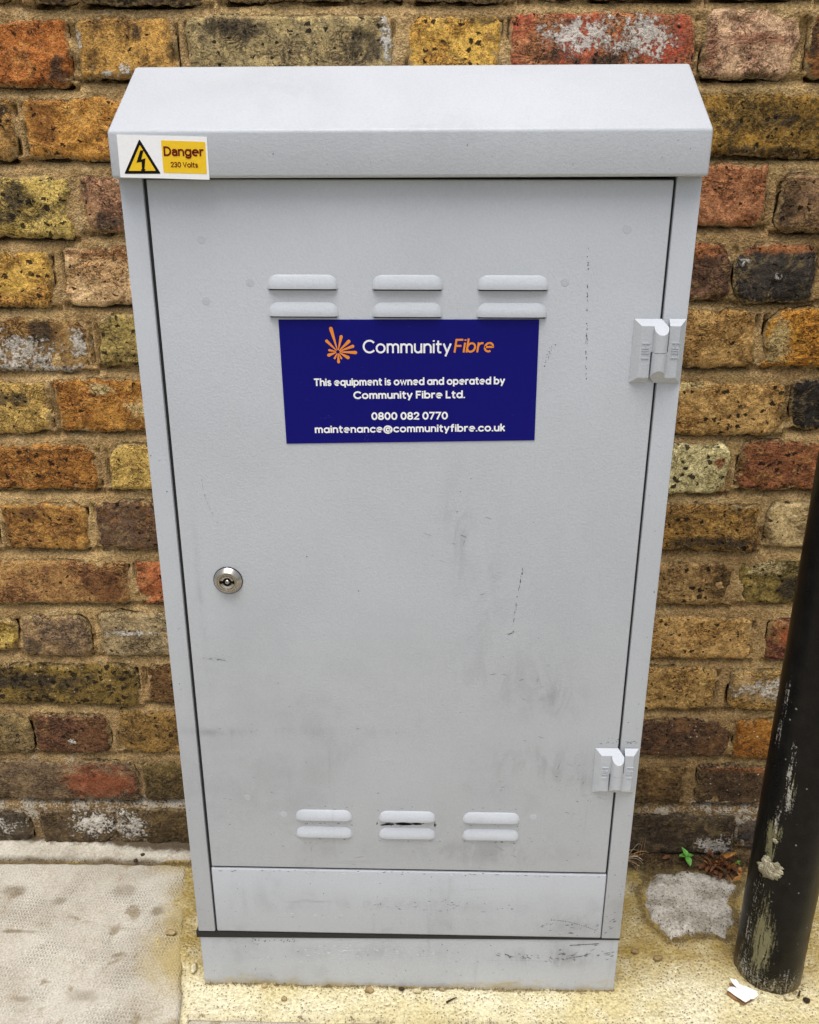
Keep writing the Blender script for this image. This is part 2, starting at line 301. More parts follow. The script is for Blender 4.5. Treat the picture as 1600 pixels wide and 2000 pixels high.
def mat_pole():
    m = M('black_post_paint'); p = m.pos(); k = m.n('ShaderNodeSeparateColor', None, Color=m.attr('msk')); A, B, C = k.outputs[0], k.outputs[1], k.outputs[2]
    mid = m.noise(p, 60, 5, .6); fine = m.noise(p, 420, 3, .7); st = m.noise(m.mapv(p, (430, 430, 42)), 1.0, 5, .7, .3); x, y, z = m.sep(p)
    c = m.mix(m.mr(mid, .35, .7), (.0045, .0040, .0037), (.009, .0078, .007)); c = m.mul(c, m.mr(fine, .3, .7, .7, 1.4, False))
    a = m.mr(m.ma('ADD', A, m.ma('ADD', m.ma('MULTIPLY', m.ma('SUBTRACT', st, .5), 4.2), m.ma('MULTIPLY', m.ma('SUBTRACT', fine, .5), 1.6))), .46, .95); a = m.gate(a, A)
    c = m.mix(m.ma('MULTIPLY', a, .9), c, m.mix(fine, lin('6c6648'), lin('8c8766')))
    b = m.mr(m.ma('ADD', B, m.ma('ADD', m.ma('MULTIPLY', m.ma('SUBTRACT', st, .5), 4.0), m.ma('MULTIPLY', m.ma('SUBTRACT', fine, .5), 3.0))), .62, 1.05); b = m.gate(b, B)
    c = m.mix(m.ma('MULTIPLY', b, .8), c, m.mix(fine, lin('8f8a7c'), lin('d8d4c8')))
    sp = m.n('ShaderNodeTexVoronoi', None, Vector=p, Scale=95.0)
    dot = m.ma('MULTIPLY', m.mr(m.ma('ADD', sp.outputs['Distance'], m.ma('MULTIPLY', m.ma('SUBTRACT', fine, .5), .25)), .12, .07), m.mr(m.n('ShaderNodeSeparateColor', None, Color=sp.outputs['Color']).outputs[0], .50, .58))
    c = m.mix(m.ma('MULTIPLY', dot, .6), c, lin('a8a294'))
    sand = m.ma('MULTIPLY', m.mr(z, .030, .0), m.mr(m.ma('ADD', fine, m.ma('MULTIPLY', mid, .5)), .60, .95)); c = m.mix(m.ma('MULTIPLY', sand, .75), c, lin('93835a'))
    return m.fin(c, m.ma('ADD', m.mr(mid, .3, .7, .26, .38, False), m.ma('MULTIPLY', m.ma('MAXIMUM', a, b), .4)), m.bump(m.ma('ADD', m.ma('MULTIPLY', fine, .35), m.ma('ADD', a, b)), .0006), spec=.17)

BRICK, MORTAR, CEMENT, SLAB, PAINT, NICKEL, POST = mat_brick(), mat_mortar(), mat_cement(), mat_slab(), mat_paint(), mat_metal(), mat_pole()
PALE = mat_rough('pale_cement', 'd2ccbe', 'b8b0a0', '6a5e4a', 320, .0022, .55)
def mat_stone():
    m = M('grey_stone'); p = m.pos(); mid = m.noise(p, 42, 5, .6, .4); fine = m.noise(p, 280, 4, .7); sp = m.voro(p, 250); s2 = m.voro(p, 420); d = m.attr('dirt', 'Fac')
    c = m.mix(m.mr(mid, .38, .64), lin('c6c0b5'), lin('a09a8c')); c = m.mul(c, m.mr(fine, .30, .72, .58, 1.32, False))
    c = m.mix(m.ma('MULTIPLY', m.mr(sp, .32, .16), m.mr(mid, .36, .56, .2, .9)), c, lin('4e4230')); c = m.mix(m.mr(s2, .25, .14, 0, .6), c, lin('5a4e3c'))
    dk = m.gate(m.mr(m.ma('ADD', d, m.ma('ADD', m.ma('MULTIPLY', m.ma('SUBTRACT', mid, .5), 2.6), m.ma('MULTIPLY', m.ma('SUBTRACT', fine, .5), 1.6))), .34, .95), d)
    c = m.mix(m.ma('MULTIPLY', dk, .95), c, m.mix(fine, lin('4e3d26'), lin('83703f')))
    h = m.ma('ADD', m.ma('MULTIPLY', mid, .8), m.ma('ADD', m.ma('MULTIPLY', fine, .8), m.ma('MULTIPLY', sp, .6))); return m.fin(c, .9, m.bump(h, .0024), spec=.2)
def mat_fillet():
    m = M('cement_fillet'); p = m.pos(); x, y, z = m.sep(p); big = m.noise(p, 16, 4, .6); mid = m.noise(p, 60, 5, .65, .4); fine = m.noise(p, 330, 4, .7); sp = m.voro(p, 300)
    c = m.mix(m.mr(big, .36, .64), lin('c6bfb0'), lin('a8a08f')); c = m.mix(m.mr(mid, .52, .72, 0, .6), c, lin('9c907a')); c = m.mul(c, m.mr(fine, .28, .74, .68, 1.28, False))
    c = m.mix(m.ma('MULTIPLY', m.mr(sp, .24, .12), m.mr(mid, .4, .6, .1, .7)), c, lin('6a5a42'))
    w = m.ma('ADD', y, m.ma('ADD', m.ma('MULTIPLY', m.ma('SUBTRACT', mid, .5), .030), m.mr(x, -.46, -.36, -.014, .0015)))
    c = m.mix(m.ma('MULTIPLY', m.mr(w, .201, .212), .92), c, m.mix(fine, lin('33281a'), lin('5c4a30')))
    f = m.ma('ADD', y, m.ma('MULTIPLY', m.ma('SUBTRACT', mid, .5), .006)); c = m.mix(m.mr(f, .1965, .1915, 0, .85), c, m.mix(fine, lin('4a3b26'), lin('7d6a4a')))
    h = m.ma('ADD', mid, m.ma('MULTIPLY', fine, .8)); return m.fin(c, .9, m.bump(h, .0024), spec=.2)
FILLET = mat_fillet()
STONE = mat_stone()
SOILM = mat_rough('dark_soil', '5e4a32', '443422', '2a1f14', 260, .003, .6)
ASPH = mat_rough('asphalt', '4c4a47', '3c3b39', '22211f', 260, .003, .6)
GRIT = mat_rough('grit', '9c8a5c', '6a5836', '3c2e1a', 300, .001, .3)
BLACK = mat_plain('black_shade', (.012, .012, .012), .7)
NAVY = mat_plain('navy_vinyl', (.0030, .0026, .150), .5, 0, .06, 900, .00005, .18)
NAVYL = mat_plain('scuffed_navy', (.03, .03, .26), .6, 0, .3, 600, 0, .2)
WHITE = mat_plain('white_print', (.90, .90, .90), .5, 0, .03, 400, 0)
ORANGE = mat_plain('orange_print', (.86, .27, .012), .5, 0, .03, 400, 0)
YELLOW = mat_plain('yellow_print', (.88, .56, .008), .45, 0, .03, 400, 0)
INK = mat_plain('black_print', (.006, .005, .005), .6, 0, .03, 400, 0, .12)
MAROON = mat_plain('maroon_print', (.14, .010, .008), .6, 0, .03, 400, 0, .12)
CHIPD = mat_plain('bare_metal_chip', (.075, .072, .068), .7, 0, .5, 500, 0)
CHIPG = mat_plain('grey_scuff', (.20, .20, .205), .6, 0, .3, 500, 0)
CHIPW = mat_plain('pale_scratch', (.74, .74, .74), .6, 0, .2, 500, 0)
CHIPO = mat_plain('olive_chip', (.16, .15, .08), .7, 0, .3, 500, 0)
LEAFG = mat_plain('green_leaf', (.085, .27, .03), .5, 0, .35, 160, .0006, .4)
LEAFB = mat_plain('dry_brown_leaf', (.125, .048, .018), .75, 0, .55, 170, .0008, .3)
LEAFO = mat_plain('dry_orange_leaf', (.33, .15, .032), .7, 0, .4, 170, .0008, .3)
STRAW = mat_plain('dry_straw', (.33, .20, .095), .8, 0, .45, 120, .0004, .3)
STRAWP = mat_plain('bleached_straw', (.50, .42, .31), .8, 0, .3, 120, .0004, .3)
PAPER = mat_plain('white_paper', (.82, .82, .80), .8, 0, .05, 300, .0006)
CARD = mat_plain('brown_card', (.22, .11, .035), .85, 0, .3, 200, .0006)
# ------------------------------------------------------------------ ground
def span(a, b, step): return list(np.arange(a, b, step))
big = 60.0
meshobj('ground', [(-big, -big, -.03), (big, -big, -.03), (big, big, -.03), (-big, big, -.03)], [(0, 1, 2, 3)], ASPH)
tag(bpy.data.objects['ground'], kind='structure')
xs = np.array(span(-2.6, -.66, .06)+span(-.66, .62, .0032)+span(.62, 2.61, .06))
ys = np.array(span(-1.5, -.10, .06)+span(-.10, .245, .0028)+[.245, .30])
X, Y = np.meshgrid(xs, ys, indexing='ij'); Pn = np.stack([X.ravel(), Y.ravel(), np.zeros(X.size)], 1)
x, y = Pn[:, 0], Pn[:, 1]
z = .0022*fbm(Pn*14, 4)+.0009*fbm(Pn*75+5, 3, .6)-.0012
z -= .004*smooth(y, -.040, -.046)*1.0                       # trowelled front lip
z += .0016*np.exp(-((y+.038+.003*perlin(Pn*9))/.004)**2)
z -= .003*smooth(-x, .244, .262)*smooth(.03-y, 0, .06)        # trough between plinth and slab
z += .004*smooth(y, .19, .225)*smooth(x, .25, .30)+.0035*smooth(y, .18, .22)*np.maximum(fbm(Pn*60+9, 3), 0)*smooth(x, .25, .30)
z = np.minimum(z, .002+.010*smooth(y, .17, .225))
# keep the sheet under the cabinet foot and slabs
sedge = -.308+(.187-y)*(.133/.597); ds = x-sedge                 # cement feathered up against the slab edge
z += .0042*smooth(-ds, -.030, -.004)*smooth(y, -.005, .05)*smooth(-np.abs(ds), -.05, -.03)
so_ = np.array([(.330, .196), (.303, .160), (.301, .110), (.322, .076), (.342, .080), (.372, .086), (.397, .079), (.417, .105), (.420, .140), (.445, .176), (.428, .197), (.38, .203)])
dmin = np.full(len(x), 9.)
for a_, b_ in zip(so_, np.roll(so_, -1, 0)):
    ab = b_-a_; t_ = np.clip(((x-a_[0])*ab[0]+(y-a_[1])*ab[1])/(ab@ab), 0, 1); dmin = np.minimum(dmin, np.hypot(x-a_[0]-t_*ab[0], y-a_[1]-t_*ab[1]))
dirt = np.maximum(np.exp(-(dmin/.0075)**2)*.95, .8*np.exp(-(np.hypot(x-.40, (y-.062)*1.3)/.022)**2))
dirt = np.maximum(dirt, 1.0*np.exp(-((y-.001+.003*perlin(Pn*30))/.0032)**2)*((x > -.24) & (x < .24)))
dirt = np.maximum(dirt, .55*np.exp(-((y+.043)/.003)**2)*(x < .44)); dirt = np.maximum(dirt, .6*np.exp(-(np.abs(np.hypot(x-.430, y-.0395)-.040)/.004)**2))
dirt = np.maximum(dirt, .6*np.exp(-(ds/.006)**2)*(y < .02)); dirt = np.maximum(dirt, 1.2*(x < -.29)*np.exp(-((y-.188)/.007)**2))
pave = fast_mesh('pavement', np.stack([x, y, z], 1), grid_faces(len(xs), len(ys)), CEMENT, {'dirt': dirt})
tag(pave, kind='structure')
def slab(q, z1, n, name='paving_slab', mat=SLAB, th=.05, amp=.0008, edge=.004, parent=pave, rag=.0015, sc=30):
    q = [np.array(a, float) for a in q]; nu, nv = n
    u = np.linspace(0, 1, nu); v = np.linspace(0, 1, nv); U, V = np.meshgrid(u, v, indexing='ij')
    XY = ((1-U)*(1-V))[..., None]*q[0]+(U*(1-V))[..., None]*q[1]+(U*V)[..., None]*q[2]+((1-U)*V)[..., None]*q[3]
    lu = np.linalg.norm(q[1]-q[0]); lv = np.linalg.norm(q[3]-q[0])
    e = np.minimum(np.minimum(U, 1-U)*lu, np.minimum(V, 1-V)*lv)
    P3 = np.concatenate([XY, np.zeros(U.shape+(1,))], -1).reshape(-1, 3)
    dxy = np.stack([fbm(P3*sc, 3), fbm(P3*sc+31, 3)], 1)*rag
    er = e.ravel(); edgew = np.exp(-er/.01)
    zz = z1+amp*fbm(P3*25, 4)-edge*np.clip(1-er/edge, 0, 1)**2
    P3[:, :2] += dxy*edgew[:, None]; P3[:, 2] = zz
    bord = np.concatenate([np.arange(nv), np.arange(1, nu)*nv+nv-1, (nu-1)*nv+np.arange(nv-2, -1, -1), np.arange(nu-2, 0, -1)*nv])
    nb = len(bord); low = P3[bord].copy(); low[:, 2] = z1-th
    i0 = len(P3); F = grid_faces(nu, nv).tolist()
    for k in range(nb):
        a, b = bord[k], bord[(k+1) % nb]; F.append([a, b, i0+(k+1) % nb, i0+k])
    F = np.array(F)
    c = (P3[:, 0].mean(), P3[:, 1].mean(), z1)
    return fast_mesh(name, np.vstack([P3, low]), F, mat, None, parent, c)
slab([(-.92, -.41), (-.175, -.41), (-.308, .187), (-.92, .180)], .0042, (190, 180), edge=.003, rag=.0024, sc=45)
slab([(-.168, -.52), (.43, -.52), (.44, -.048), (-.247, -.046)], .0005, (120, 90))
slab([(.450, -.52), (1.06, -.52), (1.06, -.075), (.455, -.075)], .0005, (24, 20))
for i in range(4):
    slab([(-1.55+.66*i, -1.18), (-.905+.66*i, -1.18), (-.905+.66*i, -.535-(.0 if i > 0 else 0)), (-1.55+.66*i, -.535)], .001, (24, 24))
# cement fillet against the wall on the left
nu, nv = 330, 22
U, V = np.meshgrid(np.linspace(-.95, -.262, nu), np.linspace(0, 1, nv), indexing='ij')
edge0 = .190+.003*fbm(np.stack([U.ravel()*20, U.ravel()*0, U.ravel()*0+3], 1), 3).reshape(U.shape)
Yf = edge0+(.236-edge0)*V; P3 = np.stack([U.ravel(), Yf.ravel(), np.zeros(U.size)], 1)
Zf = (-.004+.0115*smooth(V, 0, .18)+.0045*V).ravel()+.0012*fbm(P3*40, 4)-.006*(V.ravel() > .55)*np.maximum(fbm(P3*13+40, 3), 0)*smooth(P3[:, 0], -.45, -.36)
P3[:, 2] = Zf
fast_mesh('cement_fillet', P3, grid_faces(nu, nv), FILLET, None, pave, (-.6, .21, 0))
# flat grey stone let into the cement on the right
pts = np.array([(.330, .196), (.303, .160), (.301, .110), (.322, .076), (.342, .080), (.372, .086), (.397, .079), (.417, .105), (.420, .140), (.445, .176), (.428, .197), (.38, .203)])
cen = pts.mean(0); rings = 14; nseg = 96
t = np.linspace(0, len(pts), nseg, endpoint=False); i = t.astype(int); f = (t-i)[:, None]
outl = pts[i % len(pts)]*(1-f)+pts[(i+1) % len(pts)]*f
V3 = [(*cen, .0022)]; F = []
for r in range(1, rings+1):
    k = (r/rings)**.8; ring = cen+(outl-cen)*k; n3 = np.column_stack([ring, np.zeros(nseg)])
    ring = ring+np.stack([fbm(n3*60, 3), fbm(n3*60+7, 4, .7)], 1)*.0050*k
    zz = .0022+.0018*fbm(n3*35, 4)-.006*smooth(np.full(nseg, r/rings), .72, 1.0)
    V3 += np.column_stack([ring, zz]).tolist()
for s in range(nseg): F.append((0, 1+s, 1+(s+1) % nseg))
for r in range(rings-1):
    for s in range(nseg):
        a, b = 1+r*nseg+s, 1+r*nseg+(s+1) % nseg; F.append((a, a+nseg, b+nseg, b))
so3 = meshobj('set_stone', V3, F, STONE, pave, (float(cen[0]), float(cen[1]), 0), True)
at = so3.data.attributes.new('dirt', 'FLOAT', 'POINT'); at.data.foreach_set('value', np.concatenate([[0], np.repeat(smooth(np.arange(1, rings+1)/rings, .74, 1.0), nseg)]).astype(np.float32))

# ------------------------------------------------------------------ brick wall
YF = .222
wall = thing('brick_wall', (0, YF, 0), 'weathered yellow and brown stock brick wall behind the grey cabinet', 'wall')
EC = {'C': None, 'R': 'aa4e2a', 'O': 'b46c3a', 'Y': 'd4ba7c'}
allb = []
def brick_mesh(x0, x1, z0, z1, ca, cb, cc, pit, pats, nu, nv, seed):
    a, b = (x1-x0)/2, (z1-z0)/2; cx, cz = (x0+x1)/2, (z0+z1)/2; R = np.random.default_rng(seed)
    u = np.linspace(-1, 1, nu); v = np.linspace(-1, 1, nv); U, V = np.meshgrid(u, v, indexing='ij'); U = U.ravel(); V = V.ravel()
    x = U*a; z = V*b
    for sx in (-1, 1):
        for sz in (-1, 1):
            rc = R.uniform(.004, .014) if R.random() < .75 else R.uniform(.014, .026); q = (x*sx > a-rc) & (z*sz > b-rc)
            dx, dz = x[q]*sx-(a-rc), z[q]*sz-(b-rc); mm = np.maximum(dx, dz); L = np.hypot(dx, dz)+1e-9
            x[q] = sx*(a-rc+dx*mm/L); z[q] = sz*(b-rc+dz*mm/L)
    ex = np.abs(U); ez = np.abs(V)
    edist = np.minimum((1-ex)*a, (1-ez)*b)
    off = R.uniform(0, 90, 3); N3 = np.stack([x+cx, np.zeros_like(x), z+cz], 1)+off
    ew = np.exp(-edist/.012)
    x = x+ew*(.0032*fbm(N3*26, 2)+.0013*fbm(N3*110+3, 3, .6)); z = z+ew*(.0032*fbm(N3*22+50, 2)+.0014*fbm(N3*120+8, 3, .6))
    roll = np.clip(1-edist/.0055, 0, 1)**2*.0062
    chip = np.clip(fbm(N3*40+70, 3)-.20, 0, .5)*.017*np.exp(-edist/.008)
    h = .0016+.0014*fbm(N3*22+20, 3)+.0011*fbm(N3*85+33, 4, .6)-roll-chip+R.normal(0, .0009)+x*R.normal(0, .012)+z*R.normal(0, .02)
    dent = np.clip(fbm(N3*30+11, 2)-.5, 0, .4)*.007; h = h-dent
    y = YF-h
    V0 = np.stack([x+cx, y, z+cz], 1); n0 = len(V0)
    idx = np.arange(n0).reshape(nu, nv)
    bord = np.concatenate([idx[0, :], idx[1:, -1], idx[-1, -2::-1], idx[-2:0:-1, 0]]); nb = len(bord)
    back = V0[bord].copy(); back[:, 1] = YF+.045
    F = grid_faces(nu, nv).tolist()
    F += [[bord[(k+1) % nb], bord[k], n0+k, n0+(k+1) % nb] for k in range(nb)]
    VV = np.vstack([V0, back]); msk = np.zeros((len(VV), 4), np.float32); ce = np.tile(np.array(lin(cc)), (len(VV), 1)); best = np.zeros(len(VV))
    UU = np.concatenate([U, U[bord]]); VVn = np.concatenate([V, V[bord]])
    for p in pats:
        k, (pu, pv, ru, rv) = p[0], [float(s) for s in p[1:].split(',')]
        if ru <= 0 or rv <= 0: continue
        d = np.sqrt(((UU-pu)/ru)**2+((VVn-pv)/rv)**2); mv = np.clip(1.45-d, 0, 1)
        if k == 'W': msk[:, 0] = np.maximum(msk[:, 0], np.clip(mv*1.0, 0, 1.2))
        elif k == 'K': msk[:, 1] = np.maximum(msk[:, 1], mv)
        elif k == 'w': msk[:, 3] = np.maximum(msk[:, 3], mv)
        else:
            g = mv > best; msk[:, 2] = np.maximum(msk[:, 2], mv); best = np.maximum(best, mv)
            if EC[k]: ce[g] = np.array(lin(EC[k], 1.10, .88))
    n = len(VV)
    return VV, np.array(F), dict(ca=np.tile(lin(ca, 1.27, .88), (n, 1)), cb=np.tile(lin(cb, 1.27, .88), (n, 1)), cc=np.tile(lin(cc, 1.22, .88), (n, 1)), ce=ce, msk=msk, pit=np.full(n, pit), edge=np.concatenate([np.exp(-edist/.0055), np.ones(nb)]))
PAL = [('b8863a', '8a6230', '5c4628', .5), ('b07030', '945428', '6a4024', .4), ('c8a450', 'a08440', '6e5a34', .6), ('9a7044', '7a5634', '4e3c2a', .4),
       ('b58a50', 'a07840', '76582e', .5), ('a8743c', '8a5a2c', '5e4026', .5), ('70503a', '5c4030', '42302a', .4), ('c8a47a', 'b08858', '8a6440', .3)]
ROWS = [
('A',-596,-398,1050,1102,'a87a3c','8a5f2e','6b4a25',0.4,''),
('A',-391,-206,1047,1102,'5a4a3a','3f352b','8a7250',0.4,''),
('A',-192,-9,1050,1102,'8a6a35','6b4a25','b08a4a',0.4,''),
('A',-2,97,1049,1102,'4a3a25','6b4a25','8a6a35',0.4,''),
('A',107,280,1051,1101,'a87a3c','8a5f2e','6b4a25',0.4,''),
('A',290,389,1051,1100,'a0763c','8a5f2e','6b4a25',0.4,''),
('B',-541,-350,973,1037,'b5682a','a05a24','6e4024',0.35,'K0.86,-0.5,0.14,0.45'),
('B',-343,-241,979,1037,'b8863a','8a6230','4a3a28',0.25,'W-0.38,-0.85,0.16,0.14;W-0.05,-0.7,0.16,0.22;W-0.95,0.2,0.08,0.3;K0.24,0.45,0.1,0.3;K0.9,-0.1,0.1,0.45'),
('B',-230,-21,979,1039,'a8905c','85704a','5e5440',0.5,'K-0.55,0.55,0.5,0.35;K0.75,0.1,0.3,0.45;W0.93,0.3,0.06,0.7'),
('B',-7,86,978,1039,'c89a3c','b07a2c','8a5f2e',0.45,'K0.6,0.8,0.4,0.2'),
('B',96,282,978,1042,'b04c30','a86a40','6a5040',0.5,'W-0.25,0.3,0.4,0.5;W0.45,0.2,0.3,0.65;K-0.5,-0.25,0.2,0.25;K0,-0.45,0.3,0.2'),
('B',290,387,980,1043,'d0a880','c0906c','b07a5c',0.15,'C0,0.15,0.8,0.15;C-0.85,-0.2,0.15,0.7;K0.3,-0.95,0.6,0.12'),
('B',393,578,980,1041,'b07034','8a5530','5a3a28',0.3,'K-0.95,0,0.08,0.8'),
('C',-537,-417,901,963,'a87c3c','94682f','6b5030',0.35,'W-0.1,-0.2,0.05,0.1;K0.7,0.7,0.25,0.3'),
('C',-408,-212,903,964,'bf8434','a86c28','8a5a2c',0.4,'C-0.78,0.2,0.18,0.9;W-0.5,-0.1,0,0'),
('C',228,437,906,968,'a87a2c','7a5c26','4e4428',0.55,'K-0.05,-0,0.1,0.25;K0.45,0.1,0.3,0.25;K0.3,-0.85,0.5,0.2'),
('C',444,545,906,968,'a06c34','8a5530','5a3a28',0.3,''),
('D',-552,-369,823,888,'c8a850','a08440','5e5440',0.8,'K0.35,0.4,0.25,0.5;K0.1,-0.3,0.4,0.3;K-0.6,-0.1,0.25,0.3'),
('D',-358,-245,828,887,'a87c54','96684a','6e4c3c',0.3,'W-0.1,0.9,0.2,0.1;K-0.6,-0.6,0.4,0.4'),
('D',175,373,837,900,'b5764c','a8683e','8a5434',0.3,'Y0.05,-0.85,0.32,0.13'),
('D',386,492,831,889,'9a7450','80603c','5a4634',0.5,'C-0.85,-0.2,0.25,0.8'),
('E',-613,-400,749,811,'c4983e','b07a34','7a5428',0.8,''),
('E',-387,-179,752,815,'cda878','b88c58','9a6a40',0.35,'C-0.3,0.85,0.7,0.3'),
('E',208,346,759,823,'70503a','5c4030','9a6a44',0.5,'O0.2,0.75,1,0.3'),
('E',348,437,757,822,'453e36','35302c','6a5a4a',0.4,'O0.1,0.82,1,0.2;W-0.75,0.4,0.22,0.12;W0.1,-0.1,0.2,0.05'),
('E',446,636,759,823,'a8783c','8a5f2e','6b4a25',0.4,''),
('F',-585,-367,676,739,'94703c','80582c','5e4428',0.3,'W0.2,-0.3,0.45,0.6;K0.5,0.3,0.16,0.75;W0.88,0.2,0.1,0.7;W0.25,-0.85,0.8,0.2;W-0.2,0.3,0.3,0.5'),
('F',-358,-247,682,743,'a8904a','8c743c','6a5834',0.7,''),
('F',185,382,686,751,'b48a4c','a07438','7a5830',0.35,''),
('F',390,591,685,752,'cc902c','c07c24','9a6024',0.35,'Y-0.85,-0.2,0.15,0.8'),
('G',-645,-424,603,666,'c8a050','a8843e','74602c',0.55,'K0.5,0.3,0.3,0.3'),
('G',-416,-194,606,669,'b0782c','a06426','7a4a20',0.3,'Y-0.5,0.6,0.15,0.2;Y0.1,-0.1,0.4,0.4'),
('G',202,425,607,671,'c09654','ac7c3c','7a5830',0.6,'Y-0.1,0.8,0.3,0.2'),
('G',432,541,613,674,'332e2c','282524','463e38',0.2,''),
('H',-618,-375,532,592,'a8702c','945c24','6a4020',0.55,''),
('H',-363,-250,533,592,'c8a450','b08a40','8a6830',0.3,''),
('H',153,372,534,598,'cfbf86','b8a86c','7a7048',0.75,'R0.88,0.3,0.07,0.25'),
('H',381,593,539,601,'a06438','8a5030','5e3a28',0.75,''),
('I',-627,-511,453,516,'b08a4a','94682f','6b5030',0.3,''),
('I',-503,-398,454,517,'a87834','925e2a','66452a',0.5,'C-0.4,0.6,0.5,0.3'),
('I',-388,-163,456,521,'5c4636','6a4c34','94642e',0.4,'O0,-0,0.2,0.7'),
('I',188,418,461,522,'ac7e36','8a6430','4a3a26',0.7,'K0.5,-0.6,0.6,0.3'),
('I',425,538,467,527,'c0a470','a48858','76603c',0.5,''),
('J',-590,-355,380,442,'9a703c','8c5e34','70482c',0.3,'C0.75,-0.1,0.25,0.8'),
('J',-347,-227,381,443,'b06436','9c5a34','6e4228',0.4,'R0,0.1,0.6,0.5'),
('J',161,391,387,447,'a8844e','8e6a3c','66502e',0.6,'C0.9,0.1,0.12,0.8'),
('J',401,623,391,451,'8a7234','5e5028','383020',0.7,'Y-0.7,0.65,0.25,0.3;K-0.4,-0.2,0.2,0.6'),
('K',-643,-508,312,363,'c0a04a','94742f','6b5030',0.5,''),
('K',-503,-411,306,366,'8c6e48','786048','5a4a38',0.2,'K-0.6,-0.5,0.4,0.5'),
('K',-400,-160,307,371,'a08a62','8a7450','6a563c',0.3,'W-0.7,0.1,0.3,0.1'),
('K',184,428,311,374,'be9454','aa7c3e','7c5c30',0.5,''),
('K',447,568,312,373,'96683a','7a4434','583024',0.3,'R-0.6,0.2,0.25,0.5'),
('L',-610,-359,231,295,'7e6428','6a5426','46381e',0.9,'K-0.2,0.2,0.8,0.4;w0.3,0.2,0.5,0.8'),
('L',-350,-224,236,296,'7c5830','664626','4a3420',0.5,''),
('L',254,392,236,303,'ba9250','a67c40','7c5c30',0.5,''),
('L',408,640,238,299,'c09a60','a8803e','8a6434',0.2,'W-0.4,0.1,0.55,0.6'),
('M',-645,-512,156,218,'8e7644','7a6440','544632',0.4,''),
('M',-507,-406,155,219,'7a4e2c','66402a','4a3020',0.5,'W0,-0.3,0.12,0.1'),
('M',-394,-126,157,224,'9a7232','80602e','4e3c22',0.5,''),
('M',166,419,164,225,'6e4a2c','5c4030','42302a',0.5,'w0,0,0.9,0.9'),
('M',424,548,162,227,'b47426','a06020','704418',0.2,'w-0.6,-0.2,0.3,0.9'),
('N',-634,-374,78,144,'80684c','6c563e','524436',0.2,'R0.6,0,0.42,0.9'),
('N',-369,-227,80,145,'6e5a2c','5e4c2a','463822',0.4,''),
('N',218,366,87,149,'7a5a30','5e4628','42321f',0.4,''),
('N',385,635,87,153,'604832','543e30','3e3026',0.3,'w0,0,0.9,0.9;O-0.1,0.8,0.9,0.15'),
('O',-732,-535,2,62,'5c5242','544a3c','443c32',0.3,'W0.1,0.2,0.7,0.55'),
('O',-519,-415,5,65,'5a4830','4e4030','3e3428',0.3,'W0.5,0.2,0.7,0.7'),
('O',-411,-146,6,69,'6a5430','5c4a2c','4a3c28',0.2,'W-0.9,0.1,0.2,0.8'),
('O',195,445,4,74,'4e4436','463c32','382f28',0.3,'W0.8,-0.5,0.2,0.5'),
('O',452,587,14,69,'4a4a50','404046','35353a',0.3,''),
]
known = {}
def add_brick(r, seed, res=None):
    crs, x0, x1, z0, z1, ca, cb, cc, pit, pats = r
    x0, x1, z0, z1 = x0/1000, x1/1000, z0/1000, z1/1000
    nu = res or max(16, int((x1-x0)/.0026)); nv = max(8, int((z1-z0)/.0026)) if not res else 10
    V, F, at = brick_mesh(x0, x1, z0, z1, ca, cb, cc, pit, [p for p in pats.split(';') if p], nu, nv, seed)
    fast_mesh('brick', V, F, BRICK, at, wall, ((x0+x1)/2, YF, (z0+z1)/2)); allb.append((x0, x1, z0, z1))
for i, r in enumerate(ROWS):
    add_brick(r, 100+i); known.setdefault(r[0], []).append(r[1:5])
def split(a, b, j=10, first=0):
    out = []; k = first; xx = a
    L = [215, 103]
    while b-xx > 150 or (not out and b-xx > 40):
        w = L[k % 2]+random.randint(-6, 6)
        if b-xx-w < 60: w = b-xx
        out.append((xx, xx+w)); xx += w+j; k += 1
    return out
stuff = []; seed = 900
courses = []
for c, l in known.items():
    l = sorted(l); zl = sum(r[2] for r in l)/len(l); zh = sum(r[3] for r in l)/len(l); courses.append((zl, zh))
    for p, q in zip(l, l[1:]):                                   # bricks hidden behind the cabinet
        if q[0]-p[1] > 45:
            f = q[0]-p[1]-20; a0 = p[1]+10; b0 = q[0]-10; n = max(1, round(f/168)); wds = [(215 if (k % 2) else 103) for k in range(n)]
            sc = (b0-a0-10*(n-1))/sum(wds); xx = a0
            for wd in wds:
                pa = random.choice(PAL); add_brick((c, round(xx), round(xx+wd*sc), round(p[2]+2), round(p[3]+2), *pa, ''), seed, 20); seed += 1; xx += wd*sc+10
    for a, b in ((-2550, l[0][0]-10), (l[-1][1]+10, 2550)):
        for (p, q) in split(a, b, 10, random.randint(0, 1)): stuff.append((p, q, zl, zh))
zz = 1113
while zz < 2300:
    for (p, q) in split(-2550-random.randint(0, 90), 2550, 10, random.randint(0, 1)): stuff.append((p, q, zz, zz+63))
    zz += 74.6
VA, FA, AA, o = [], [], {}, 0
for s in stuff:
    pa = random.choice(PAL); seed += 1
    V, F, at = brick_mesh(s[0]/1000, s[1]/1000, s[2]/1000, s[3]/1000, *pa, [], 11, 6, seed)
    VA.append(V); FA.append(F+o); o += len(V); allb.append((s[0]/1000, s[1]/1000, s[2]/1000, s[3]/1000))
    for k, v in at.items(): AA.setdefault(k, []).append(v)
bw = fast_mesh('brickwork', np.vstack(VA), np.vstack(FA), BRICK, {k: np.concatenate(v) for k, v in AA.items()}, wall, (0, YF, 0)); tag(bw, kind='stuff')
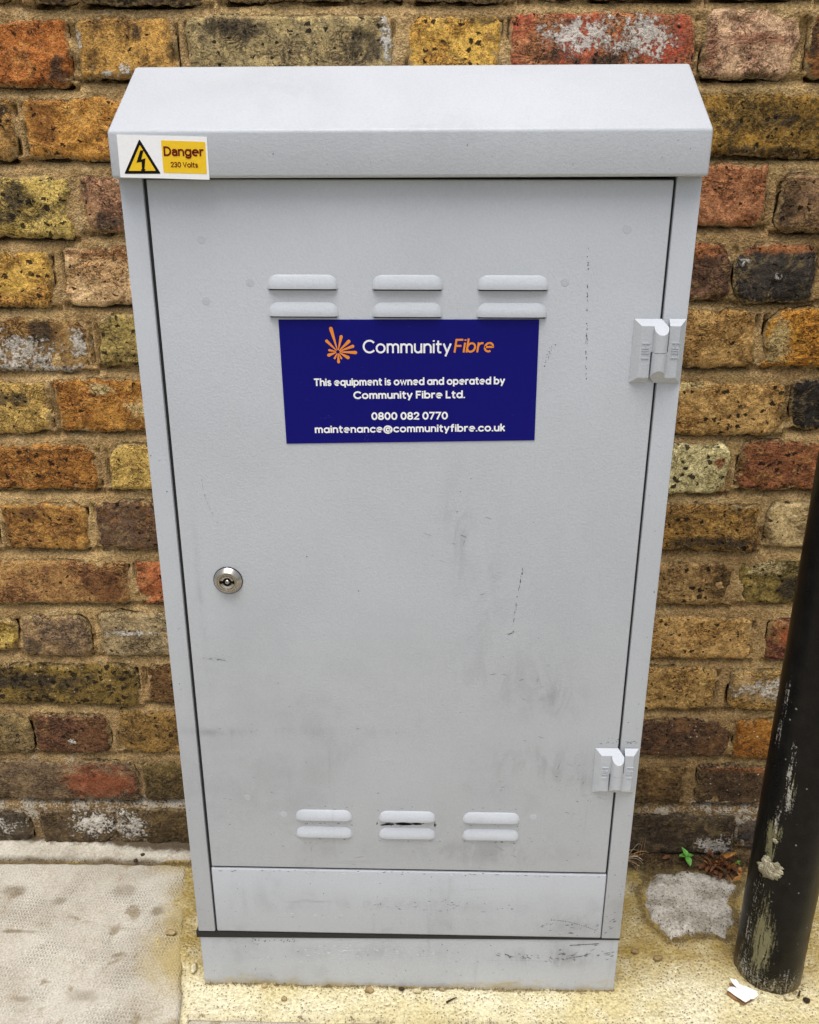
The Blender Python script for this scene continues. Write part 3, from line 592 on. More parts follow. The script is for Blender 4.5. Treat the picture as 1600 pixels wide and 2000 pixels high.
# mortar: recessed under each brick, flush on top of the one below (weathered pointing)
xs = np.array(span(-2.56, -.66, .02)+span(-.66, .66, .0022)+span(.66, 2.57, .02)); zs = np.array(span(-.04, 1.125, .0020)+span(1.125, 2.32, .012))
X, Z = np.meshgrid(xs, zs, indexing='ij'); P3 = np.stack([X.ravel(), np.zeros(X.size), Z.ravel()], 1)
rec = np.full(X.shape, .0034)
for x0, x1, z0, z1 in allb:
    i0, i1 = np.searchsorted(xs, (x0-.004, x1+.004)); j0, j1 = np.searchsorted(zs, (z0-.014, z0+.003))
    if i1 > i0 and j1 > j0:
        t = np.clip((z0-zs[j0:j1])/.012, 0, 1); rec[i0:i1, j0:j1] = np.maximum(rec[i0:i1, j0:j1], (.0105-.0085*t**.8)[None, :])
slot = np.zeros(X.shape)
for x0, x1, z0, z1 in allb:
    i0, i1 = np.searchsorted(xs, (x0+.004, x1-.004)); j0, j1 = np.searchsorted(zs, (z0-.0026, z0+.004))
    slot[i0:i1, j0:j1] = 1
    j0, j1 = np.searchsorted(zs, (z0+.006, z1-.006))
    for xe in (x0, x1):
        i0, i1 = np.searchsorted(xs, (xe-.0024, xe+.0024)); slot[i0:i1, j0:j1] = np.maximum(slot[i0:i1, j0:j1], .7)
n1 = fbm(P3*20+3, 3).reshape(X.shape); n2 = fbm(P3*70+13, 4, .6).reshape(X.shape)
rec = rec*(1+.35*n1)+.0014*n2+.0007*n1
rec -= .0018*smooth(fbm(P3*9+60, 2).reshape(X.shape), .25, .7)
rec += .010*slot*smooth(fbm(P3*26+80, 3).reshape(X.shape)+.25*(slot-.7), -.15, .25)
rec += .010*smooth(-Z, -.03, .04)*0
ww = np.zeros(X.size); pw = P3
for cx_, cz_, rx, rz, k in ((-.50, .060, .16, .025, .85), (-.37, .076, .10, .02, 1.0), (-.56, .10, .12, .05, .6), (.46, .045, .05, .03, 1.1), (.44, .083, .06, .02, .9), (-.40, .025, .1, .03, .7), (.30, .075, .09, .012, .75), (-.30, .05, .05, .03, .5)):
    ww = np.maximum(ww, k*np.clip(1.5-np.hypot((pw[:, 0]-cx_)/rx, (pw[:, 2]-cz_)/rz), 0, 1))
mk = np.zeros((X.size, 4)); mk[:, 0] = ww
# lime slurry lies proud over the lowest joints
rec -= (.0035*np.clip(ww*1.2+.5*n2.ravel()-.3, 0, 1)).reshape(X.shape)
fast_mesh('mortar', np.stack([X.ravel(), YF+rec.ravel(), Z.ravel()], 1), grid_faces(len(xs), len(zs)), MORTAR, {'msk': mk}, wall, (0, YF, 0))
bmobj('wall_core', box(-2.56, 2.56, YF+.046, YF+.215, -.06, 2.33), MORTAR, wall)
# ------------------------------------------------------------------ street cabinet
cab = thing('equipment_cabinet', (0, .1, 0), 'grey steel roadside equipment cabinet with a blue notice and yellow danger sticker', 'cabinet')
def part(name, bm, mat, parent=cab, sm=True, ang=40): return bmobj(name, bm, mat, parent, sm, ang)
part('stile', box(-.2397, -.2203, 0, .2095, .0785, .884, .0012), PAINT)
part('stile', box(.2189, .2397, 0, .2095, .0788, .886, .0012), PAINT)
part('gap_shade_core', box(-.2201, .2187, .0030, .2090, .0790, .8834), BLACK)  # black colour stands in for the shade inside the door gaps
door = part('door', box(-.2170, .2166, -.0004, .0028, .1722, .8822, .0012, 3), PAINT)
part('kick_panel', box(-.2181, .2179, -.0002, .0028, .0792, .1697, .0022, 4), PAINT)
tl = lambda x, a, b: a+(b-a)*(x+.24)/.48
bm = box(-.2424, .2397, .0006, .2090, 0, 1); 
for v in bm.verts: v.co.z = tl(v.co.x, .0776, .0786) if v.co.z > .5 else tl(v.co.x, .0690, .0764)
part('rubber_gasket', bm, BLACK, sm=False)
bm = box(-.2392, .2394, .0018, .2080, 0, 1)
for v in bm.verts: v.co.z = tl(v.co.x, .0688, .0762) if v.co.z > .5 else -.01
bmesh.ops.bevel(bm, geom=bm.edges[:], offset=.001, segments=2, affect='EDGES'); part('plinth', bm, PAINT)
# hood with sloping front
prof = [(-.0112, .8838), (-.0112, .9194), (.0795, .9757), (.2110, .9757), (.2110, .8838)]
bm = bmesh.new(); L = [bm.verts.new((-.2418, y, z)) for y, z in prof]; Rr = [bm.verts.new((.2412, y, z)) for y, z in prof]
bm.faces.new(L); bm.faces.new(Rr[::-1])
for k in range(5): bm.faces.new((L[k], Rr[k], Rr[(k+1) % 5], L[(k+1) % 5]))
for v in bm.verts: v.co.z += .0021*v.co.x/.48
bmesh.ops.recalc_face_normals(bm, faces=bm.faces); bmesh.ops.bevel(bm, geom=bm.edges[:], offset=.0026, segments=4, profile=.5, affect='EDGES')
hood = part('hood', bm, PAINT)
# louvres
def louvre():
    nu, nv = 41, 12; W, H, Pp = .0305, .0120, .0038; V = []
    for i in range(nu):
        u = -1+2*i/(nu-1)
        for j in range(nv):
            v = j/(nv-1); e = min(1, (1-abs(u))*W/.0095); ee = math.sqrt(max(0, 1-(1-e)**2))
            p = Pp*ee*math.sin(min(1, v*1.05)*math.pi*.5)**.9
            hw = H*(.22+.78*ee)
            V.append((u*W, -.0004-p+.0002*(v == 0), -H+hw*(1-v)))
    F = grid_faces(nu, nv).tolist(); n = len(V)
    for i in range(nu): V.append((V[i*nv+nv-1][0], .0005, V[i*nv+nv-1][2]+.0012))
    for i in range(nu-1): F.append([i*nv+nv-1, n+i, n+i+1, (i+1)*nv+nv-1])
    return V, F
LV, LF = louvre(); first = None
for z in (.8066, .7836, .2510, .2289):
    for x in (-.0907, -.0010, .0889):
        if first is None:
            first = meshobj('louvre', LV, LF, PAINT, None, None, True); first.data.set_sharp_from_angle(angle=math.radians(50)); o = first
            first.location = (x, 0, z); first.parent = door; first.matrix_parent_inverse = Matrix.Translation(-wloc(door))
        else:
            o = first.copy(); S.collection.objects.link(o); o.location = (x, 0, z)
sv = [(x, y, z) for y in (-.00055, .0005) for x, z in ((-.0288, -.0134), (.0288, -.0134), (.0288, -.0114), (-.0288, -.0114))]  # black strip painting the contact shade beneath each louvre lip
shade0 = None
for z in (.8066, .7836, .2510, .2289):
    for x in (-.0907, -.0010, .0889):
        if shade0 is None: shade0 = o = meshobj('louvre_shade_strip', sv, [[0, 1, 2, 3], [7, 6, 5, 4], [0, 4, 5, 1], [1, 5, 6, 2], [2, 6, 7, 3], [3, 7, 4, 0]], BLACK, door)
        else: o = shade0.copy(); S.collection.objects.link(o)
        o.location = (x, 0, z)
# welded stud marks
def disc(r, h, n=20, cx=0, cz=0, y=0):
    V = [(cx, y-h, cz)]+[(cx+r*.82*math.cos(a), y-h, cz+r*.82*math.sin(a)) for a in np.linspace(0, 2*math.pi, n, endpoint=False)]+[(cx+r*math.cos(a), y, cz+r*math.sin(a)) for a in np.linspace(0, 2*math.pi, n, endpoint=False)]
    F = [[0, 1+k, 1+(k+1) % n] for k in range(n)]+[[1+k, 1+n+k, 1+n+(k+1) % n, 1+(k+1) % n] for k in range(n)]
    return V, F
V, F = disc(.0040, .00014); o0 = None
for x, z in ((-.1747, .8346), (.1817, .8439), (-.1356, .7998), (-.1747, .7842), (.1331, .8007), (-.1719, .2645), (-.134, .2439), (.1338, .2452)):
    if o0 is None: o0 = meshobj('stud_mark', V, F, PAINT, door); o0.location = (x, -.00038, z)
    else: o = o0.copy(); S.collection.objects.link(o); o.location = (x, -.00038, z)
# hinges
def prism(bm, pr, top, bot):
    """pr: (x,h) outline; top/bot give z for each h"""
    T = [bm.verts.new((x, -.0004-h, top(h))) for x, h in pr]; Bq = [bm.verts.new((x, -.0004-h, bot(h))) for x, h in pr]
    bm.faces.new(T); bm.faces.new(Bq[::-1]); n = len(pr)
    for k in range(n): bm.faces.new((T[k], Bq[k], Bq[(k+1) % n], T[(k+1) % n]))
def hinge(x0, zt, zb, wd):
    zm = (zt+zb)/2; s = wd/45.0; hx = bpy.data.objects.new('hinge', None); hx.location = (x0+wd/2000, 0, zm); hx.empty_display_size = .02; link(hx, cab)
    X = lambda mm: x0+mm*s/1000; h6 = .0058; r = .0063*s
    arc = lambda sgn, cx: [(cx+sgn*r*math.cos(a), .0066+r*math.sin(a)) for a in np.linspace(math.pi, 0, 13)]
    cxb = X(22.8)
    lpl = [(X(0), .0003), (X(0)+h6, h6), (X(15.4), h6), (X(15.4), .0003)]; rpl = [(X(45), .0003), (X(45)-h6, h6), (X(30.2), h6), (X(30.2), .0003)]
    lup = [(X(15.4), .0003), (X(15.4), h6), (cxb-r, h6)]+arc(1, cxb)+[(X(23.6), .0003)]
    rlo = [(X(30.2), .0003), (X(30.2), h6), (cxb+r, h6)]+arc(-1, cxb)+[(X(22.0), .0003)]
    for pl_, kn, tp in ((lpl, lup, True), (rpl, rlo, False)):
        bm = bmesh.new(); prism(bm, pl_, lambda h: zt-h, lambda h: zb+h)
        prism(bm, kn, (lambda h: zt-h) if tp else (lambda h: zm-.0002), (lambda h: zm+.0002) if tp else (lambda h: zb+h))
        bmobj('hinge_leaf', bm, PAINT, hx, False)
    V, F = [], []
    def bar(xa, xb, za, zb_):
        n = len(V); y0, y1 = -.0004-h6+.0002, -.0004-h6-.0006
        V.extend([(xa, y, z) for y in (y0, y1) for z in (za, zb_)]+[(xb, y, z) for y in (y0, y1) for z in (za, zb_)])
        F.extend([[n+a for a in q] for q in ((0,1,3,2),(4,6,7,5),(0,4,5,1),(2,3,7,6),(0,2,6,4),(1,5,7,3))])
    for xa, flip in ((X(7.4), 1), (X(33.2), -1)):   # cast lettering, read with the head turned
        xb = xa+.0066; zc = zm+.0010; t = .0007
        zz0 = [zc-.0066, zc-.0022, zc+.0020, zc+.0062] if flip > 0 else [zc-.0062, zc-.0020, zc+.0022, zc+.0066]
        bar(xa, xb, zz0[0], zz0[0]+t); bar(xb-t, xb, zz0[0]+t, zz0[1]-.0008)
        for zq in (zz0[1], (zz0[1]+zz0[2])/2, zz0[2]): bar(xa, xb-t*1.1, zq, zq+t)
        bar(xb-t, xb, zz0[1], zz0[2]+t); bar(xa, xb, zz0[3], zz0[3]+t); bar(xa+.0028, xa+.0035, zz0[2]+t*1.6, zz0[3]-.0002)
    meshobj('cast_mark', V, F, PAINT, hx)
hinge(.1942, .7708, .7147, 44.6)
hinge(.1932, .3343, .2788, 44.6)
# lock
lock = bpy.data.objects.new('lock', None); lock.location = (-.1743, 0, .5194); lock.empty_display_size = .02; link(lock, cab)
def lathe(name, pr, mat, parent, c, n=48):
    V, F = [], []
    for r, h in pr:
        for a in np.linspace(0, 2*math.pi, n, endpoint=False): V.append((c[0]+r*math.cos(a), c[1]-h, c[2]+r*math.sin(a)))
    for k in range(len(pr)-1):
        for s in range(n): F.append([k*n+s, k*n+(s+1) % n, (k+1)*n+(s+1) % n, (k+1)*n+s])
    o = meshobj(name, V, F, mat, parent, c, True); o.data.set_sharp_from_angle(angle=math.radians(28)); return o
lc = (-.1743, -.0004, .5194)
lathe('lock_washer', [(.0142, -.0005), (.0142, .0009), (.0128, .0009)], BLACK, lock, lc)
lathe('lock_ring', [(.0134, .0004), (.0136, .0014), (.0132, .0020), (.0103, .0056), (.0098, .0058), (.0094, .0050), (.0086, .0050), (.0083, .0057), (.0076, .0057), (.0073, .0050), (.0072, -.004)], NICKEL, lock, lc)
lathe('key_well', [(.0074, .0012), (.0001, .0011)], BLACK, lock, lc)
lathe('lock_pin', [(.0022, .0005), (.0022, .0046), (.0017, .0052), (.0008, .0052), (.0006, .0044), (.0001, .0044)], NICKEL, lock, lc, 24)
for s in (0, math.pi):
    V, F = [], []; aa = np.linspace(s+.28, s+math.pi-.28, 18)
    for a in aa:
        for r, h in ((.0071, .0010), (.0071, .0052), (.0060, .0054), (.0044, .0046), (.0042, .0010)): V.append((lc[0]+r*math.cos(a), lc[1]-h, lc[2]+r*math.sin(a)))
    for i in range(17):
        for k in range(4): q = i*5+k; F.append([q, q+1, q+6, q+5])
    F += [[0, 1, 2, 3, 4], [85+k for k in (4, 3, 2, 1, 0)]]
    meshobj('lock_barrel', V, F, NICKEL, lock, lc, False)

# ------------------------------------------------------------------ lettering drawn with a stroke pen
def A_(cx, cy, rx, ry, a0, a1, n=14): return [(cx+rx*math.cos(math.radians(a)), cy+ry*math.sin(math.radians(a))) for a in np.linspace(a0, a1, n)]
O_ = lambda cx, cy, rx, ry: A_(cx, cy, rx, ry, 0, 360, 26)
arch = lambda x, r: A_(x+r, .70-r, r, r, 180, 0)+[(x+2*r, 0)]
GL = {
'a': (.66, [O_(.33, .35, .33, .35), [(.66, .70), (.66, 0)]]), 'b': (.66, [[(0, 1.04), (0, 0)], O_(.33, .35, .33, .35)]), 'd': (.66, [O_(.33, .35, .33, .35), [(.66, 1.04), (.66, 0)]]),
'p': (.66, [[(0, .70), (0, -.28)], O_(.33, .35, .33, .35)]), 'q': (.66, [O_(.33, .35, .33, .35), [(.66, .70), (.66, -.28)]]), 'o': (.70, [O_(.35, .35, .35, .35)]),
'c': (.60, [A_(.35, .35, .35, .35, 45, 315, 20)]), 'e': (.68, [[(.04, .37), (.675, .37)]+A_(.34, .35, .34, .35, 4, 292, 22)]),
'n': (.56, [[(0, .70), (0, 0)], arch(0, .28)]), 'h': (.56, [[(0, 1.04), (0, 0)], arch(0, .28)]), 'm': (.92, [[(0, .70), (0, 0)], arch(0, .23), arch(.46, .23)]),
'u': (.56, [[(0, .70)]+A_(.28, .28, .28, .28, 180, 360)+[(.56, .70)], [(.56, .70), (.56, 0)]]), 'r': (.34, [[(0, .70), (0, 0)], A_(.30, .38, .30, .32, 180, 82)]),
't': (.36, [[(.13, .94), (.13, .18)]+A_(.31, .18, .18, .18, 180, 280, 8), [(0, .70), (.36, .70)]]), 'i': (.0, [[(0, .70), (0, 0)], [(0, .97), (0, .975)]]), 'l': (.0, [[(0, 1.04), (0, 0)]]),
'k': (.46, [[(0, 1.04), (0, 0)], [(0, .26), (.42, .70)], [(.16, .42), (.46, 0)]]), 'y': (.58, [[(0, .70), (.29, .02)], [(.58, .70), (.17, -.28)]]), 'w': (.88, [[(0, .70), (.22, 0), (.44, .66), (.66, 0), (.88, .70)]]),
's': (.46, [A_(.23, .525, .20, .175, 40, 270, 12)+A_(.23, .175, .22, .175, 90, -145, 12)]), 'f': (.36, [A_(.33, .86, .19, .18, 85, 180, 8)+[(.14, 0)], [(0, .70), (.36, .70)]]),
'T': (.66, [[(0, 1), (.66, 1)], [(.33, 1), (.33, 0)]]), 'C': (.86, [A_(.5, .5, .5, .5, 45, 315, 26)]), 'F': (.52, [[(.52, 1), (0, 1), (0, 0)], [(0, .5), (.44, .5)]]), 'L': (.48, [[(0, 1), (0, 0), (.48, 0)]]),
'D': (.74, [[(0, 1), (0, 0), (.28, 0)]+A_(.28, .5, .46, .5, -90, 90, 16)+[(0, 1)]]), 'V': (.74, [[(0, 1), (.37, 0), (.74, 1)]]), '.': (.0, [[(0, 0), (0, .005)]]),
'0': (.62, [O_(.31, .5, .31, .5)]), '8': (.58, [O_(.29, .74, .25, .26), O_(.29, .24, .29, .24)]), '7': (.56, [[(0, 1), (.56, 1), (.16, 0)]]),
'2': (.54, [A_(.27, .72, .27, .28, 165, -35, 14)+[(0, 0), (.56, 0)]]), '3': (.54, [A_(.26, .75, .24, .25, 150, -90, 12), A_(.26, .26, .28, .26, 95, -150, 14)]),
'@': (1.08, [A_(.54, .36, .54, .56, -55, 300, 34), O_(.54, .36, .24, .26), [(.79, .62), (.76, .22)]+A_(.90, .26, .14, .14, 190, 340, 8)]),
'A': (.52, [A_(.26, .47, .25, .23, 155, 0, 10)+[(.51, 0)], [(.51, .42), (.30, .41)]+A_(.24, .20, .24, .20, 90, 315, 14)]),
'g': (.64, [O_(.32, .35, .32, .35), [(.64, .70), (.64, -.06)]+A_(.33, -.06, .31, .24, 0, -150, 12)]),
}
def stroke_text(name, txt, x0, z0, x1, z1, cap, pen, y, mat, parent, slant=0.0, gap=.24, space=.34):
    adv = 0; items = []
    for ch in txt:
        if ch == ' ': adv += space; continue
        wd, st = GL[ch]; items.append((adv, st)); adv += wd+gap
    total = adv-gap; hw = pen/2; sx = (math.hypot(x1-x0, z1-z0)-pen)/total; sz = (cap-pen)
    an = math.atan2(z1-z0, x1-x0)
    def W(px, pz, l): return (x0+px*math.cos(an)-pz*math.sin(an), y-l*.00002, z0+px*math.sin(an)+pz*math.cos(an))
    for gi, (ax, st) in enumerate(items):
        V, F = [], []
        for si, s in enumerate(st):
            l = si+(gi % 2)*4
            P = [np.array(((ax+px+slant*pz)*sx+hw, pz*sz+hw)) for px, pz in s]; n = len(P); base = len(V); closed = np.linalg.norm(P[0]-P[-1]) < 1e-6
            for k in range(n):
                a = P[k-1] if k else (P[-2] if closed else P[0]); b = P[(k+1)] if k < n-1 else (P[1] if closed else P[-1])
                d1 = P[k]-a; d2 = b-P[k]
                d1 = d1/np.linalg.norm(d1) if np.linalg.norm(d1) > 1e-9 else d2/np.linalg.norm(d2); d2 = d2/np.linalg.norm(d2) if np.linalg.norm(d2) > 1e-9 else d1
                nn = np.array((-(d1+d2)[1], (d1+d2)[0])); ln = np.linalg.norm(nn); nn = nn/ln if ln > 1e-6 else np.array((-d1[1], d1[0]))
                m = min(1.6, 1/max(.3, abs(nn @ np.array((-d1[1], d1[0]))))); 
                pk = P[k].copy()
                if not closed and k == 0: pk -= d2*hw*.75
                if not closed and k == n-1: pk += d1*hw*.75
                V.append(W(*(pk-nn*hw*m), l)); V.append(W(*(pk+nn*hw*m), l))
            for k in range(n-1): q = base+2*k; F.append([q, q+2, q+3, q+1])
        if txt.replace(' ', '')[gi] == 'i':
            meshobj('letter_dot', V[-4:], [[0, 2, 3, 1]], mat, parent, V[-4]); V, F = V[:-4], F[:-1]
        meshobj(name, V, F, mat, parent, V[0])
# blue notice
YN = -.0004
def quad(name, q, y0, y1, mat, parent):
    V = [(x, y0, z) for x, z in q]+[(x, y1, z) for x, z in q]; n = len(q)
    F = [list(range(n)), list(range(2*n-1, n-1, -1))]+[[k, n+k, n+(k+1) % n, (k+1) % n] for k in range(n)]
    c = (sum(a for a, b in q)/n, y0, sum(b for a, b in q)/n); return meshobj(name, V, F, mat, parent, c)
notice = quad('blue_notice', [(-.1111, .6569), (.1140, .6618), (.1127, .7696), (-.1129, .7684)], -.0010, -.0003, NAVY, cab)
YT = -.00112
stroke_text('letter', 'Community', -.0400, .7396, .0375, .7400, .0118, .00158, YT, WHITE, notice, 0, .25)
stroke_text('letter', 'Fibre', .0395, .7404, .0740, .7411, .0121, .00165, YT, ORANGE, notice, .16, .25)
stroke_text('letter', 'This equipment is owned and operated by', -.0840, .7102, .0853, .7128, .0069, .00136, YT, WHITE, notice, 0, .30, .36)
stroke_text('letter', 'Community Fibre Ltd.', -.0491, .6987, .0503, .7001, .0071, .00142, YT, WHITE, notice, 0, .30, .36)
stroke_text('letter', '0800 082 0770', -.0333, .6796, .0354, .6806, .0072, .00146, YT, WHITE, notice, 0, .28, .36)
stroke_text('letter', 'maintenance@communityfibre.co.uk', -.0847, .6670, .0870, .6700, .0071, .00136, YT, WHITE, notice, 0, .30)
cx, cz = -.0619, .7408
for tx, tz, wd in ((-67.9, 762.4, 3.2), (-72.4, 751.1, 2.6), (-70.3, 742.4, 2.0), (-71.3, 737.4, 2.9), (-65.3, 734.4, 1.8), (-61.5, 730.7, 2.5), (-58.7, 734.4, 1.7), (-51.9, 735.1, 3.0), (-45.1, 740.2, 2.9), (-47.5, 746.2, 2.7), (-51.1, 750.9, 3.0), (-58.4, 755.3, 2.8)):
    d = np.array((tx/1000-cx, tz/1000-cz)); L = np.linalg.norm(d); d /= L; nn = np.array((-d[1], d[0])); hw = wd/2000; p0 = np.array((cx, cz))+d*.0016; p1 = np.array((cx, cz))+d*(L-hw)
    q = [p0-nn*.00035, p1-nn*hw]+[p1+hw*(math.cos(a)*d+math.sin(a)*nn) for a in np.linspace(-1.2, 1.2, 7)]+[p1+nn*hw, p0+nn*.00035]
    quad('logo_ray', [tuple(v) for v in q], YT, -.0009, ORANGE, notice)
# danger sticker
YS = -.0112
stick = quad('danger_sticker', [(-.2342, .8836), (-.1616, .8818), (-.1613, .9139), (-.2337, .9156)], YS-.0006, YS+.0002, WHITE, cab)
def rtri(c, s): return [tuple(np.array(c)+s*(np.array(p)-np.array(c))) for p in ((-.2307, .8862), (-.2008, .8863), (-.2157, .9123))]
def rnd(q, r=.0012):
    out = []
    for k in range(len(q)):
        p, a, b = np.array(q[k]), np.array(q[k-1]), np.array(q[(k+1) % len(q)]); d1 = (a-p)/np.linalg.norm(a-p); d2 = (b-p)/np.linalg.norm(b-p)
        for t in np.linspace(0, 1, 5): out.append(tuple((1-t)**2*(p+d1*r)+2*t*(1-t)*p+t*t*(p+d2*r)))
    return out
tc = (-.2157, .8949)
quad('warning_triangle', rnd(rtri(tc, 1.0)), YS-.00075, YS-.0005, INK, stick)
quad('triangle_field', rnd(rtri(tc, .74), .0006), YS-.00090, YS-.0007, YELLOW, stick)
quad('danger_panel', rnd([(-.1985, .8870), (-.1633, .8862), (-.1628, .9102), (-.1984, .9114)], .0008), YS-.00075, YS-.0005, YELLOW, stick)
b = [(-.2147, .9050), (-.2165, .9050), (-.2193, .8963), (-.2164, .8969), (-.2166, .8915), (-.2173, .8915), (-.2161, .8888), (-.2145, .8917), (-.2152, .8916), (-.2141, .8994), (-.2165, .8985)]
b = [(-.2157+(x_+.2165)*1.45, .8952+(z_-.8968)*1.06) for x_, z_ in b]
quad('lightning_arrow', b[::-1], YS-.00105, YS-.0008, INK, stick)
stroke_text('letter', 'DAnger', -.1970, .8996, -.1645, .8993, .0073, .00138, YS-.00092, MAROON, stick, 0, .26)
stroke_text('letter', '230 Volts', -.1922, .8912, -.1700, .8909, .0041, .00070, YS-.00092, MAROON, stick, 0, .26)

# ------------------------------------------------------------------ knocks in the paint
def chips(name, L, y, mat, parent):
    V, F = [], []; L = [(a, b, c*random.uniform(.45, 1.0), d*random.uniform(.45, 1.0), e) for a, b, c, d, e in L]
    for x, z, rx, rz, ro in L:
        n = random.randint(5, 8); b0 = len(V)
        for k in range(n):
            a = 2*math.pi*k/n; rr = random.uniform(.55, 1.15); dx, dz = rx*rr*math.cos(a), rz*rr*math.sin(a)
            V.append((x+dx*math.cos(ro)-dz*math.sin(ro), y, z+dx*math.sin(ro)+dz*math.cos(ro)))
        F.append(list(range(b0, b0+n))[::1])
    o = meshobj(name, V, F, mat, parent); o['kind'] = 'stuff'; return o
U_ = random.uniform
D = []
for k in range(38):
    t = random.random()**.9; D.append((.1504+.006*t+U_(-.0009, .0009), .838-.120*t, U_(.0003, .0009), U_(.0004, .0020), U_(-.2, .2)))
for k in range(16): t = U_(0, 1); D.append((.128-.009*t+U_(-.001, .001), .753-.022*t+U_(-.003, .003), U_(.0003, .0008), U_(.0004, .0014), U_(-.6, .2)))
for k in range(14): D.append((.209+U_(-.017, .007), .341+U_(-.003, .005), U_(.0003, .0011), U_(.0003, .0008), U_(0, 3)))
for k in range(10): D.append((.198+U_(-.01, .012), .272+U_(-.006, .005), U_(.0003, .0009), U_(.0003, .0008), U_(0, 3)))
for k in range(34): D.append((U_(-.19, .19), U_(.18, .62)*1.0, U_(.0003, .0008), U_(.0003, .0009), U_(0, 3)))
for cx_ in (-.0907, -.001, .0889):
    for k in range(16): D.append((cx_+U_(-.033, .033), random.choice((.2555, .2335, .232, .2115))+U_(-.0014, .0014), U_(.0004, .0022), U_(.0003, .0007), U_(-.2, .2)))
D += [(-.022, .2345, .005, .0011, .1), (-.008, .2368, .006, .0017, -.05), (.028, .2325, .0008, .003, .1), (.0455, .592, .0008, .0012, 0), (.0575, .6248, .0011, .0009, 0), (.048, .612, .0007, .0007, 0)]
chips('paint_chips', D, -.00062, CHIPD, door)
G_ = []
for k in range(26): t = U_(0, 1); G_.append((.1095-.008*t+U_(-.0006, .0006), .537-.068*t, U_(.0003, .0008), U_(.001, .0032), U_(-.25, .05)))
for k in range(12): t = U_(0, 1); G_.append((-.2075+.023*t, .4337-.0025*t+U_(-.0005, .0005), U_(.001, .003), U_(.0003, .0005), -.1))
for k in range(14): t = U_(0, 1); G_.append((-.192+.014*t*t, .625-.05*t, U_(.0002, .0005), U_(.001, .002), .2*t))
for k in range(70): G_.append((U_(-.20, .20), U_(.176, .36), U_(.0006, .003), U_(.0002, .0007), U_(-.5, .5)))
for k in range(46):
    a_, b_ = random.choice(((.10, .42), (.146, .389), (.13, .315), (.17, .292), (.09, .20), (-.09, .20), (.05, .55), (.10, .20))); ro = random.choice((-.5, -.35, .2, 1.3)); G_.append((a_+random.gauss(0, .028), max(.178, b_+random.gauss(0, .018)), U_(.002, .009), U_(.00018, .0004), ro+U_(-.1, .1)))
chips('door_scuffs', G_, -.00056, CHIPG, door)
chips('green_chip', [(.1010, .4655, .0032, .0009, .3), (.1032, .4672, .001, .0020, .4), (.0985, .4645, .0018, .0007, -.5)], -.0007, CHIPO, door)
chips('paint_chips', [(-.0225, .2328, .010, .0018, .12), (-.0055, .2343, .013, .0024, -.03), (.008, .2342, .011, .0014, .02), (.029, .2335, .0012, .0046, .1), (-.0335, .234, .0012, .003, -.2)], -.00066, INK, door)
chips('sticker_scuffs', [(-.036+U_(-.006, .006), .664+U_(-.004, .004), U_(.0006, .003), U_(.0003, .0008), 1.2) for k in range(7)]+[(-.072+U_(-.012, .012), .681+U_(-.003, .003), U_(.0006, .002), U_(.0003, .0006), .2) for k in range(6)]+[(U_(-.1, .1), U_(.662, .766), U_(.0004, .003), .0003, U_(-.6, .6)) for k in range(14)], -.00106, NAVYL, notice)
K = [(-.139+U_(-.07, .26), U_(.084, .165), U_(.0003, .0012), U_(.0003, .0009), U_(0, 3)) for k in range(42)]
K += [(U_(-.05, .12), .1205+U_(-.006, .008), U_(.001, .004), U_(.0002, .0005), U_(-.1, .15)) for k in range(30)]
K += [(.161+.05*t, .1049-.0135*t**1.7, .0020, .0006, -.1-.4*t) for t in np.linspace(0, 1, 20)]
K += [(U_(.15, .215), .083+U_(0, .018), U_(.001, .004), U_(.0003, .0008), U_(-.1, .5)) for k in range(22)]
K += [(U_(-.21, .21), .1672+U_(-.002, .0015), U_(.0008, .003), U_(.0003, .0006), U_(-.1, .1)) for k in range(40)]
kick = [o for o in cab.children if o.name.startswith('kick_panel')][0]; plinth = [o for o in cab.children if o.name.startswith('plinth')][0]
chips('paint_chips', K, -.00040, CHIPD, kick)
chips('pale_scratches', [(U_(-.142, -.07), .1045+U_(-.003, .003), U_(.001, .004), U_(.0002, .0006), U_(-.1, .1)) for k in range(14)]+[(U_(-.2, .2), .1665+U_(-.001, .0014), U_(.002, .006), U_(.0002, .0005), 0) for k in range(20)]+[(U_(-.2, .2), U_(.085, .16), U_(.0005, .002), U_(.0002, .0004), U_(-.2, .3)) for k in range(40)], -.00036, CHIPW, kick)
Q = [(U_(-.12, .03), .052+U_(-.009, .008), U_(.001, .0045), U_(.0002, .0008), U_(-.1, .1)) for k in range(60)]+[(U_(-.23, .23), U_(.012, .066), U_(.0005, .002), U_(.0002, .0005), U_(-.3, .3)) for k in range(70)]+[(-.165+U_(-.012, .006), .040+U_(-.008, .002), .003, .0005, .5) for k in range(4)]
chips('pale_scratches', Q, .0016, CHIPW, plinth)
Q = [(U_(-.23, .23), U_(.008, .068), U_(.0003, .0013), U_(.0003, .0008), U_(0, 3)) for k in range(90)]
Q += [(.100+.09*t+U_(-.004, .004), .052-.010*t+U_(-.004, .004), U_(.002, .006), U_(.0003, .0007), -.45+U_(-.1, .1)) for t in np.random.rand(26)]
Q += [(U_(.172, .236), .050+U_(-.006, .018), U_(.002, .006), U_(.0003, .0008), .35+U_(-.1, .1)) for k in range(26)]
Q += [(.186+.03*t, .0665+.003*t, .003, .0008, .15) for t in np.linspace(0, 1, 12)]
Q += [(-.18+.05*t, .066+U_(-.003, .002), .0006, .0022, -.5) for t in np.random.rand(16)]
chips('paint_chips', Q, .0014, CHIPD, plinth)
